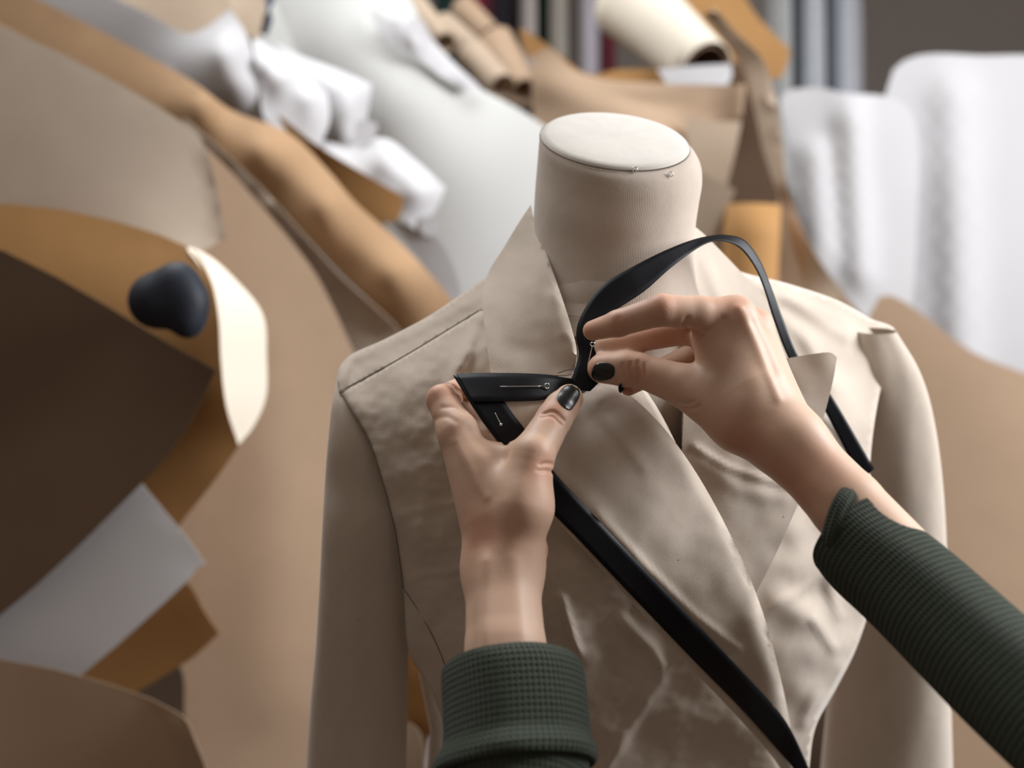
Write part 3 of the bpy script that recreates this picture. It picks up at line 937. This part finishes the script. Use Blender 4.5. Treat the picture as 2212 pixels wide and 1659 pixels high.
# sleeves of the person
def arm_tube(name, stations, mat, n=80, uvs=(1, 1), seed=1, wob=.012, parent=person):
    """stations: (px, py, d, r_px, axis push) rings square to the arm"""
    R = spline_nd(stations, 6)
    P = np.array([W(*r[:3]) for r in R])
    A = W(*stations[0][:3]); B = W(*stations[-1][:3])
    T = (B - A) / np.linalg.norm(B - A)
    a = np.cross(T, AX_F); a /= np.linalg.norm(a)
    b = np.cross(T, a)
    g = np.random.default_rng(seed); ph = g.uniform(0, 6.28, 4)
    rings = []
    t = np.linspace(0, 2 * math.pi, n, endpoint=False)
    for i, r in enumerate(R):
        s = i / len(R)
        rr = rad(r[3], r[2]) * (1 + wob * np.sin(2 * t + ph[0]) + wob * np.sin(3 * t + ph[1] + 3 * s) + wob * .6 * np.sin(7 * t + ph[2] + 6 * s))
        rings.append(P[i] + (rr * np.cos(t))[:, None] * a + (rr * np.sin(t))[:, None] * b + r[4] * T)
    o = loft(name, rings, mat, parent)
    L = np.concatenate([[0], np.cumsum([np.linalg.norm(rings[i + 1][::8] - rings[i][::8], axis=1).mean() for i in range(len(rings) - 1)])])
    lay = o.data.uv_layers[0].data
    uv = np.empty(len(lay) * 2, np.float32); lay.foreach_get('uv', uv); uv = uv.reshape(-1, 2)
    uv[:, 1] = L[np.rint(uv[:, 1] * (len(rings) - 1)).astype(int)]
    lay.foreach_set('uv', uv.ravel())
    return o

sl = arm_tube('sleeve', [(1113, 1630, .586, 150, 0), (1112, 1660, .581, 158, 0), (1112, 1760, .568, 160, 0), (1105, 2050, .53, 175, 0), (1090, 2500, .47, 220, 0)], M_knit, seed=3)
arm_tube('cuff', [(1095, 1470, .606, 100, .0), (1096, 1440, .612, 112, -.001), (1098, 1433, .613, 132, -.001), (1100, 1440, .612, 146, 0), (1106, 1465, .608, 154, 0), (1112, 1530, .599, 157, 0), (1115, 1594, .591, 160, 0), (1114, 1612, .589, 166, 0), (1113, 1636, .585, 179, 0), (1112, 1652, .583, 182, 0), (1112, 1664, .581, 176, 0), (1112, 1660, .581, 158, 0)], M_knit, seed=3, parent=sl)
sr = arm_tube('sleeve', [(1838, 1154, .632, 104, 0), (1880, 1195, .625, 110, 0), (1980, 1280, .606, 117, 0), (2170, 1460, .566, 130, 0), (2420, 1680, .516, 150, 0), (2720, 1970, .456, 180, 0)], M_knit, seed=6)
arm_tube('hem', [(1840, 1160, .632, 86, 0), (1818, 1135, .636, 88, 0), (1814, 1131, .6365, 97, 0), (1820, 1137, .636, 104, 0), (1834, 1150, .633, 107, 0), (1846, 1162, .631, 103, 0)], M_knit, seed=9, parent=sr, wob=.02)

# ------------------------------------------------------------------ pins
def pin(a, b, head, label, ringed=True, face=None):
    """straight pin from point a to the head at b (world points)"""
    a, b = np.array(a), np.array(b)
    e = empty('sewing_pin', tuple(b), label, 'pin', 'sewing pins')
    tube('shaft', [a + (b - a) * t for t in np.linspace(0, 1, 6)], [.00012] + [.00033] * 5, M_steel, e, 8)
    u = (b - a) / np.linalg.norm(b - a)
    w = np.cross(u, AX_F); w /= np.linalg.norm(w) + 1e-12
    c = b + u * head
    if face: c, u, w = b, AX_R, AX_U
    t = np.linspace(0, 2 * math.pi, 20, endpoint=False)
    if ringed:
        tube('loop_head', [c + head * (math.cos(k) * u + math.sin(k) * w) for k in t], .00038, M_steel, e, 8, close=True)
    else:
        f = Field(c - head * 2, c + head * 2, head / 5)
        f.cone(c - u * head * .5, c, head * .4, head, .001)
        v, q = f.mesh()
        mesh_obj('ball_head', v, q, M_steel, e)
    return e
def on_rib(x, y, o=.0048): return W(x, y, dl(x, y, o))
pin(on_rib(1080, 835, .0062), on_rib(1177, 834, .0062), .0017, 'steel pin with loop head lying along the horizontal black ribbon')
pin(on_rib(1069, 891, .0045), on_rib(1080, 913, .0062), .0012, 'short steel pin with small head in the slanting ribbon near the web of the hand', ringed=False)
pin(W(1268, 795, .714), W(1279, 748, .7085), .0014, 'steel pin held between thumb and finger of the upper hand')
for px_, py_, lab in ((1371, 367, 'pin head just under the front edge of the neck cap'), (1448, 377, 'pin head on the neck nearer the side, lower of the two there')):
    # the neck surface: nearest front vertex of the loft
    nk = bpy.data.objects['neck']
    vv = np.array([v.co[:] for v in nk.data.vertices])
    rel = vv - CAM
    dep = rel @ AX_F
    sx = 1106 + (rel @ AX_R) / dep * FPX; sy = 829.5 - (rel @ AX_U) / dep * FPX
    k = np.argsort((sx - px_) ** 2 + (sy - py_) ** 2 + 1e7 * (dep > .80))[:3]
    s = W(px_, py_, dep[k].mean())
    s_in = s + AX_F * .012
    pin(s_in, s - AX_F * .0012, .0017, lab, face=True)

# ------------------------------------------------------------------ paper patterns behind
def sheet(name, label, cat, pts, mat, extra=(), group='paper patterns behind the dress form', step=26, thick=.0008, ridges=(), back=0.0):
    """pts: (px, py, depth[, corner])"""
    D = TPS([(p[0], p[1], p[2] + back) for p in list(pts) + list(extra)], 3e-5)
    o = patch(name, [(p[0], p[1], len(p) > 3) for p in pts], D, mat, None, step, thick, ridges=ridges)
    tag(o, label, cat, group)
    return o
S = sheet
# near group at the left edge
S('paper_pattern', 'tan paper pattern at upper left with pale turned edge, hanging over the big kraft sheet', 'paper', [(-160, 40, 1.36), (400, 268, 1.36), (440, 312, 1.37), (466, 395, 1.385), (487, 512, 1.40, 1), (440, 542, 1.39), (395, 560, 1.375), (-160, 540, 1.36)], M_strip, ridges=[([(447, 320), (472, 420), (487, 510)], 7, .004)])
S('paper_pattern', 'cream paper curl bulging at the left below the tan pattern', 'paper', [(405, 535, 1.26), (450, 552, 1.27), (510, 605, 1.29), (568, 680, 1.31), (576, 770, 1.31), (574, 860, 1.31), (545, 925, 1.29), (514, 962, 1.265, 1), (488, 880, 1.225), (476, 780, 1.215), (470, 680, 1.215), (450, 600, 1.23)], M_cream)
S('paper_pattern', 'orange brown paper pattern at far left folding into the cream curl', 'paper', [(-160, 480, 1.31), (405, 533, 1.265), (452, 598, 1.228), (471, 680, 1.213), (477, 780, 1.213), (489, 880, 1.223), (516, 964, 1.262, 1), (470, 1030, 1.275), (405, 1112, 1.29), (300, 1240, 1.30), (-160, 1500, 1.32)], M_orange)
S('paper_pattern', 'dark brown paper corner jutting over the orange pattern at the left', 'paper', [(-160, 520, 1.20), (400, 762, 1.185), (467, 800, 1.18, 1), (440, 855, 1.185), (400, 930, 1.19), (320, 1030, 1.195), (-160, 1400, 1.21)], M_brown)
S('paper_pattern', 'small white paper corner at the left above the orange triangle', 'paper', [(-160, 620, 1.255), (400, 1158, 1.235), (443, 1218, 1.24, 1), (425, 1228, 1.24, 1), (402, 1258, 1.24), (-160, 1640, 1.255)], M_white)
S('paper_pattern', 'orange paper triangle at the lower left under the white corner', 'paper', [(-160, 900, 1.36), (402, 1255, 1.35), (440, 1318, 1.35), (474, 1368, 1.355, 1), (440, 1400, 1.36), (400, 1432, 1.365), (-160, 1660, 1.38)], M_orange)
S('paper_pattern', 'brown rolled paper edge in the lower left corner', 'paper', [(-160, 1440, 1.20), (385, 1540, 1.17), (425, 1610, 1.17), (450, 1690, 1.18), (440, 1800, 1.19, 1), (-160, 1800, 1.2, 1)], M_kraft, ridges=[([(390, 1550), (430, 1620), (450, 1700)], 20, .02)])
# navy bundle
fz = Field(W(395, 640, 1.13) - .08, W(395, 640, 1.13) + .08, .004)
for c_, r_ in (((385, 605, 1.13), 40), ((408, 650, 1.13), 44), ((405, 698, 1.13), 34), ((340, 650, 1.14), 62)):
    fz.ellipsoid(W(*c_), (AX_R, AX_U, AX_F), (rad(r_, 1.13),) * 3, .02)
v_, q_ = fz.mesh()
tag(mesh_obj('fabric_bundle', v_, q_, M_navy), 'dark navy rounded fabric bundle against the cream curl at the left edge', 'fabric')
# large kraft sheets
S('paper_pattern', 'largest kraft paper sheet filling the left side behind the jacket sleeve', 'paper', [(-160, 20, 1.45), (250, 200, 1.46), (400, 282, 1.475), (480, 352, 1.485), (560, 440, 1.50), (630, 522, 1.51), (682, 592, 1.515), (722, 668, 1.525), (770, 770, 1.54), (850, 900, 1.57, 1), (990, 1300, 1.63), (980, 1850, 1.66, 1), (430, 1850, 1.51, 1), (420, 1700, 1.50), (400, 1560, 1.49), (380, 1430, 1.48), (100, 1500, 1.46, 1), (-200, 1300, 1.45, 1)], M_kraft, extra=[(600, 1000, 1.505), (640, 1400, 1.525), (500, 1200, 1.488), (500, 700, 1.487)], step=40, ridges=[([(560, 750), (600, 1100), (590, 1500)], 90, .008)])
S('paper_pattern', 'pale thin paper strip showing along the upper edge of the largest kraft sheet', 'paper', [(395, 255, 1.60), (450, 300, 1.58), (560, 400, 1.56), (640, 490, 1.55), (740, 600, 1.55), (850, 700, 1.56), (930, 800, 1.58, 1), (860, 960, 1.60, 1), (740, 840, 1.59), (640, 640, 1.58), (560, 520, 1.575), (460, 390, 1.59)], M_strip, ridges=[([(440, 300), (640, 495), (850, 705)], 14, .015)])
S('paper_pattern', 'rolled orange tan paper band running diagonally above the largest kraft sheet', 'paper', [(-160, -80, 1.80), (398, 165, 1.66), (500, 238, 1.64), (625, 288, 1.62), (705, 365, 1.61), (770, 440, 1.60), (860, 520, 1.60), (970, 640, 1.61), (1040, 740, 1.63, 1), (900, 780, 1.63, 1), (832, 686, 1.61), (742, 594, 1.60), (642, 492, 1.60), (555, 396, 1.61), (470, 330, 1.62), (395, 272, 1.64), (-160, 20, 1.82)], M_tan, extra=[(560, 330, 1.57), (700, 450, 1.55), (850, 600, 1.55), (430, 230, 1.61)])
S('paper_pattern', 'orange paper tab with square end poking out between the tan band and white sheets', 'paper', [(600, 250, 1.68), (680, 310, 1.65), (775, 368, 1.64), (872, 425, 1.63, 1), (868, 455, 1.63), (858, 476, 1.63, 1), (815, 480, 1.64), (760, 440, 1.65), (680, 370, 1.67, 1)], M_orange)
# white pattern sheets
S('paper_pattern', 'white paper sheet with pointed top at the upper left', 'paper', [(-160, -160, 1.82), (300, 20, 1.75), (402, 72, 1.73), (440, 62, 1.71), (497, 18, 1.70, 1), (530, 70, 1.70), (556, 150, 1.70), (578, 262, 1.70, 1), (500, 240, 1.70), (440, 200, 1.71), (398, 168, 1.73), (-160, -60, 1.84)], M_white, extra=[(470, 110, 1.66), (520, 190, 1.67)], step=16)
S('paper_pattern', 'white folded sheet right of the pointed white sheet with bright diagonal top edge', 'paper', [(545, 82, 1.80, 1), (600, 112, 1.80), (660, 160, 1.79), (708, 202, 1.78, 1), (712, 260, 1.74), (690, 318, 1.73, 1), (630, 296, 1.70), (575, 262, 1.68), (558, 170, 1.69)], M_white, extra=[(575, 120, 1.70), (625, 155, 1.705), (675, 205, 1.71), (640, 220, 1.70)], step=14)
S('paper_pattern', 'white sheet with torn right corner in the middle of the white stack', 'paper', [(590, 90, 1.88), (650, 120, 1.88), (730, 150, 1.87), (803, 182, 1.86, 1), (795, 240, 1.84), (772, 335, 1.82, 1), (725, 328, 1.79), (690, 312, 1.80, 1), (700, 220, 1.81), (640, 150, 1.84)], M_white, extra=[(690, 165, 1.81), (755, 195, 1.785), (765, 240, 1.775), (750, 300, 1.775), (710, 220, 1.80)], step=14)
S('paper_scrap', 'small bright white paper end beside the torn white sheet', 'paper', [(768, 262, 1.74, 1), (790, 258, 1.74), (816, 268, 1.74, 1), (808, 305, 1.74, 1), (785, 318, 1.74), (764, 308, 1.74, 1)], M_white, step=10)
S('paper_pattern', 'long pinkish white sheet lying below the torn white sheet', 'paper', [(680, 300, 1.74, 1), (760, 315, 1.76), (830, 298, 1.78), (900, 348, 1.77), (962, 405, 1.76, 1), (948, 440, 1.73), (905, 505, 1.70, 1), (870, 470, 1.68), (800, 400, 1.69), (730, 350, 1.71)], M_white, extra=[(835, 330, 1.70), (890, 375, 1.69), (935, 420, 1.69), (850, 390, 1.685)], step=14)
S('paper_scrap', 'small bright white paper end under the long pinkish sheet', 'paper', [(906, 470, 1.69, 1), (930, 466, 1.69), (948, 482, 1.69, 1), (934, 512, 1.69, 1), (912, 505, 1.69)], M_white, step=10)
S('paper_pattern', 'bluish white paper strip just above the shoulder of the jacket', 'paper', [(835, 470, 1.72, 1), (890, 490, 1.70), (945, 515, 1.69), (985, 590, 1.69), (1000, 660, 1.70, 1), (960, 660, 1.70), (905, 560, 1.70)], M_white)
S('paper_pattern', 'large smooth grey white sheet sweeping down behind the left of the neck', 'paper', [(560, -120, 1.96), (760, -120, 1.92), (880, -10, 1.90), (930, 85, 1.88), (1030, 185, 1.88), (1120, 235, 1.88), (1230, 310, 1.90, 1), (1255, 480, 1.92), (1270, 1350, 1.95, 1), (1000, 1350, 1.95, 1), (985, 760, 1.92), (900, 640, 1.90), (800, 420, 1.88), (700, 230, 1.90), (610, 40, 1.94)], M_tissue, extra=[(880, 200, 1.83), (1000, 380, 1.85), (760, 80, 1.87)], step=36, back=.045)
S('paper_pattern', 'bright crumpled white strip along the top edge of the grey white sheet', 'paper', [(800, 20, 1.86), (850, 45, 1.83), (905, 38, 1.84), (935, 85, 1.86), (985, 140, 1.86), (1032, 182, 1.86, 1), (1010, 198, 1.85), (960, 172, 1.84), (900, 125, 1.83), (830, 80, 1.83)], M_white, ridges=[([(870, 60), (900, 110)], 14, .02), ([(940, 120), (1000, 180)], 10, .015)], back=.045)
S('paper_pattern', 'pale grey sheet between the blue strap and the large grey white sheet', 'paper', [(480, -120, 2.02), (600, -120, 2.02), (640, 40, 2.0), (700, 140, 1.99), (780, 220, 1.98), (700, 240, 1.98), (600, 150, 2.0), (540, 60, 2.02)], M_tissue, back=.14)
S('paper_pattern', 'peach brown paper piece behind the pointed white sheet', 'paper', [(485, -80, 1.86), (572, -80, 1.86), (572, 20, 1.85), (560, 82, 1.84, 1), (535, 78, 1.84), (505, 25, 1.84), (488, -10, 1.85)], M_kraft_pale)
S('paper_pattern', 'beige paper in the top left corner behind the white sheets', 'paper', [(-160, -160, 1.98), (500, -120, 1.95), (520, 30, 1.93), (480, 80, 1.92), (400, 90, 1.93), (-160, 60, 1.97)], M_kraft_pale)
sb_ = [W(x, y, 1.9) for x, y in ((583, -60), (582, 0), (578, 40), (570, 74))]
tag(tube('strap', sb_, [.008, .009, .009, .006], plain_mat('blue_webbing', (.05, .075, .13), .8), None, 12), 'dark blue strap hanging beside the peach paper at top left', 'strap')

# rolled tan papers in the middle
def roll(name, label, a, b, da, db, ra_, rb_, mat, group, inner=None, wall=.0025, turns=1.0, thing=True):
    A, B = W(*a, da), W(*b, db)
    T = (B - A) / np.linalg.norm(B - A)
    u = .6 * AX_F - AX_U; u = u - T * (u @ T); u /= np.linalg.norm(u); w = np.cross(T, u)
    n_ = 40
    V, F, U = [], [], []
    segs = 10
    for i in range(segs + 1):
        s = i / segs
        c = A + (B - A) * s
        for k in range(n_ + 1):
            t = 2 * math.pi * turns * k / n_
            r = (rad(ra_, da) * (1 - s) + rad(rb_, db) * s) * (1 - .12 * k / n_) * (1 + .02 * math.sin(3 * t + 4 * s))
            V.append(c + r * (math.cos(t) * u + math.sin(t) * w)); U.append((t * r, s))
    q = n_ + 1
    for i in range(segs):
        for k in range(n_): F.append((i * q + k, i * q + k + 1, (i + 1) * q + k + 1, (i + 1) * q + k))
    o = mesh_obj(name, V, F, mat, uv=U)
    m = o.modifiers.new('thickness', 'SOLIDIFY'); m.thickness = wall; m.offset = 0
    tag(o, label, 'paper roll', group)
    return o
G2 = 'rolled paper patterns'
cr = roll('paper_roll', 'large cream paper roll with open dark end at the top right', (1360, 8), (1522, 152), 2.19, 2.00, 88, 68, M_cream, G2, turns=1.12)
lin = roll('inner_shade', '', (1360, 8), (1521, 151), 2.19, 2.002, 70, 54, M_brown, None, turns=1.0)  # dark brown tube: shade inside the open roll, put in as colour
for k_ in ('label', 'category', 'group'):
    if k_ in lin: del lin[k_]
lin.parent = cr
for i, (lab, a, b, r, mt) in enumerate((
        ('small tan paper roll nearest the white crumpled strip', (890, 10), (960, 95), 30, M_kraft_pale),
        ('small tan paper roll second from the white crumpled strip', (955, 60), (1025, 115), 34, M_kraft_pale),
        ('tan paper roll with reddish tint among the small rolls', (1000, 20), (1062, 80), 30, M_kraft),
        ('lowest of the small tan paper rolls beside the grey white sheet', (1020, 120), (1085, 190), 36, M_kraft_pale),
        ('brown paper roll leaning against the wide brown sheet', (1070, 90), (1130, 200), 40, M_kraft),
        ('small pale roll between the wide brown sheet and the other small rolls', (1085, 170), (1150, 250), 34, M_kraft_pale))):
    roll('paper_roll', lab, a, b, 2.10 + .13 * (i % 3), 2.02 + .13 * (i % 3), r, r * .9, mt, G2, turns=1.1)
# brown sheets behind the neck
S('paper_pattern', 'wide brown paper sheet behind the neck of the dress form', 'paper', [(1150, 120, 2.02, 1), (1185, 105, 2.0), (1240, 150, 1.99), (1300, 170, 1.98), (1400, 178, 1.96), (1500, 180, 1.93), (1612, 182, 1.90, 1), (1600, 270, 1.90), (1570, 400, 1.91), (1545, 520, 1.94), (1560, 1350, 1.99, 1), (1180, 1350, 2.04, 1), (1160, 560, 2.02), (1165, 350, 2.0), (1150, 240, 2.02)], M_kraft, extra=[(1350, 280, 1.91), (1250, 250, 1.96)], ridges=[([(1490, 262), (1600, 255)], 12, .012), ([(1180, 180), (1330, 230), (1480, 330)], 40, .02)])
S('paper_pattern', 'brown paper flap folded over the right part of the wide brown sheet', 'paper', [(1480, 255, 1.88, 1), (1540, 262, 1.87), (1602, 262, 1.86, 1), (1588, 330, 1.86), (1570, 402, 1.87, 1), (1520, 380, 1.88), (1490, 330, 1.88)], M_kraft_pale)
S('paper_pattern', 'brown paper flap with pointed corner right of the neck', 'paper', [(1490, 370, 1.86), (1540, 385, 1.84), (1588, 410, 1.82, 1), (1570, 450, 1.83), (1535, 505, 1.85), (1500, 560, 1.87, 1), (1470, 480, 1.88)], M_kraft_pale)
S('paper_pattern', 'orange paper edge running along the top of the wide brown sheet', 'paper', [(1120, 60, 2.06, 1), (1150, 75, 2.05), (1200, 110, 2.04), (1270, 160, 2.03), (1340, 150, 2.03), (1450, 150, 2.02, 1), (1450, 195, 2.02, 1), (1300, 200, 2.03), (1220, 170, 2.04), (1140, 120, 2.06)], M_orange)
S('paper_pattern', 'white paper strip tucked under the open end of the cream roll', 'paper', [(1420, 150, 1.89, 1), (1500, 142, 1.88), (1576, 138, 1.87, 1), (1582, 160, 1.87), (1572, 184, 1.87, 1), (1500, 182, 1.88), (1440, 182, 1.89, 1)], M_white, step=12)
S('paper_pattern', 'orange paper sheets fanned behind the cream roll at the top right', 'paper', [(1410, -60, 2.34), (1560, -60, 2.32), (1640, 40, 2.29), (1708, 108, 2.26, 1), (1700, 140, 2.26), (1688, 168, 2.26, 1), (1640, 170, 2.28), (1560, 110, 2.30), (1480, 40, 2.32)], M_orange)
S('paper_pattern', 'dark brown sheet standing in for the shade between the wide brown sheet and the curved beige strip', 'paper', [(1560, 130, 2.0), (1640, 170, 1.98), (1680, 330, 1.97), (1720, 480, 1.97), (1760, 620, 1.98), (1780, 1300, 2.0, 1), (1500, 1300, 2.03, 1), (1520, 640, 2.02), (1550, 480, 2.01), (1590, 300, 2.0)], M_brown, back=.07)  # shadowed gap between the papers, painted as a dark sheet
S('paper_pattern', 'curved beige paper strip arching down the right side from beside the cream roll', 'paper', [(1518, 32, 1.90, 1), (1545, 18, 1.88, 1), (1590, 70, 1.88), (1645, 125, 1.86), (1672, 200, 1.85), (1690, 300, 1.84), (1700, 400, 1.83), (1735, 500, 1.82), (1775, 570, 1.82), (1830, 640, 1.83, 1), (1760, 660, 1.84), (1720, 560, 1.85), (1690, 450, 1.86), (1650, 330, 1.87), (1628, 230, 1.88), (1604, 150, 1.90), (1566, 92, 1.90)], M_kraft_pale, ridges=[([(1530, 25), (1620, 110), (1665, 230), (1695, 400)], 18, .02)])
S('paper_pattern', 'broad brown paper at the right behind the jacket shoulder', 'paper', [(1690, 400, 1.97), (1735, 530, 1.95), (1800, 610, 1.94), (1880, 700, 1.94, 1), (1860, 1400, 1.96, 1), (1680, 1400, 1.99, 1), (1670, 560, 1.98)], M_kraft)
# orange roll end
roll('paper_roll', 'orange brown paper roll standing right of the neck with pale turned edge', (1625, 445), (1590, 1150), 1.84, 1.88, 62, 62, M_orange, G2, turns=1.1)
# between sleeve and cuff
S('paper_pattern', 'orange brown paper seen in the gap between the sleeve and the jacket front', 'paper', [(840, 1330, 1.30), (900, 1400, 1.28), (960, 1480, 1.27), (1020, 1600, 1.28), (1060, 1850, 1.32, 1), (800, 1850, 1.34, 1), (820, 1500, 1.32)], M_orange, ridges=[([(905, 1430), (925, 1560)], 14, .012)])
S('paper_pattern', 'narrow white paper tip low in the gap beside the cuff', 'paper', [(926, 1590, 1.26, 1), (938, 1620, 1.26), (950, 1700, 1.26), (960, 1850, 1.27, 1), (905, 1850, 1.27, 1), (915, 1690, 1.26)], M_white, step=14)
S('paper_pattern', 'pale paper panel low behind the inner edge of the sleeve', 'paper', [(870, 1560, 1.29), (905, 1580, 1.28), (920, 1700, 1.28), (920, 1850, 1.28, 1), (840, 1850, 1.3, 1), (860, 1660, 1.29)], M_kraft_pale)
# right side whites
S('paper_pattern', 'white paper hanging at the right edge beyond the curved beige strip', 'paper', [(1690, 205, 2.1), (1760, 190, 2.08), (1820, 200, 2.06), (1960, 230, 2.06), (1980, 500, 2.08), (1960, 760, 2.1, 1), (1840, 720, 2.1), (1760, 560, 2.1), (1715, 420, 2.1), (1700, 300, 2.1)], M_white, ridges=[([(1760, 330), (1780, 560)], 26, .02), ([(1840, 250), (1860, 600)], 26, .025)])
S('paper_pattern', 'white paper sheet outside the right edge, above the shoulder', 'paper', [(1930, 150, 2.15), (2120, 120, 2.12), (2330, 160, 2.1), (2330, 1000, 2.15, 1), (2000, 950, 2.2, 1)], M_white, step=40, ridges=[([(2060, 200), (2080, 800)], 40, .03)])
S('paper_pattern', 'kraft sheet low at the right beyond the jacket sleeve', 'paper', [(1900, 640, 1.95), (2100, 760, 1.9), (2350, 900, 1.9), (2350, 1850, 1.95, 1), (1950, 1850, 2.0, 1), (1900, 1200, 1.98)], M_kraft, step=40)

# garments on the far rail
def garment(x0, x1, y0, y1, d, col, lab, seed):
    g = np.random.default_rng(seed)
    n_ = 36
    t = np.linspace(0, 2 * math.pi, n_, endpoint=False)
    ph = g.uniform(0, 6.28, 3)
    rings = []
    for i in range(9):
        s = i / 8
        c = W((x0 + x1) / 2, y0 + (y1 - y0) * s, d)
        hw = rad((x1 - x0) / 2, d) * (.72 + .28 * min(1, s * 3))
        hd = .085 * (.8 + .2 * s)
        wv = 1 + .10 * np.sin(4 * t + ph[0] + s) + .07 * np.sin(7 * t + ph[1] - s)
        rings.append(np.stack([c[0] + hw * wv * np.cos(t), c[1] + hd * wv * np.sin(t), np.full(n_, c[2])], 1))
    o = loft('hanging_garment', rings, plain_mat('garment_cloth', col, .9, 0, .1), None, cap0=True, cap1=True)
    return tag(o, lab, 'garment', 'garments on the far rail')
cols = [(880, 915, (.20, .12, .07), 'brown garment leftmost of the ones behind the small paper rolls'), (915, 948, (.55, .54, .56), 'pale grey garment left of the dark green one'),
        (948, 985, (.012, .035, .03), 'dark green garment above the small paper rolls'), (985, 1020, (.36, .33, .34), 'grey garment between dark green and red'), (1020, 1048, (.22, .02, .045), 'red garment'),
        (1048, 1072, (.45, .20, .24), 'pink garment beside the red one'), (1072, 1100, (.02, .018, .022), 'black garment right of the pink one'), (1100, 1128, (.18, .14, .18), 'mauve garment'), (1128, 1155, (.50, .44, .42), 'beige garment left of the bottle green one'),
        (1155, 1192, (.035, .085, .065), 'bottle green garment'), (1192, 1222, (.40, .37, .32), 'light taupe garment right of the bottle green one'), (1222, 1256, (.20, .17, .15), 'dark taupe garment'), (1256, 1290, (.42, .39, .43), 'lilac grey garment'), (1290, 1325, (.16, .035, .045), 'burgundy garment left of the cream roll'),
        (1660, 1705, (.52, .53, .53), 'pale grey garment at top right beyond the orange papers'), (1705, 1735, (.20, .25, .32), 'slate blue garment at top right'), (1735, 1775, (.62, .65, .70), 'bluish white garment at top right'), (1775, 1800, (.16, .21, .30), 'dark blue garment near the right edge'), (1800, 1850, (.60, .62, .68), 'pale lavender garment at the right edge')]
for i, (x0, x1, col, lab) in enumerate(cols):
    garment(x0 - 3, x1 + 3, -160, 330 if x0 < 1600 else 420, 3.05 + .23 * (i % 2), col, lab + ', hanging on the far rail', 50 + i)
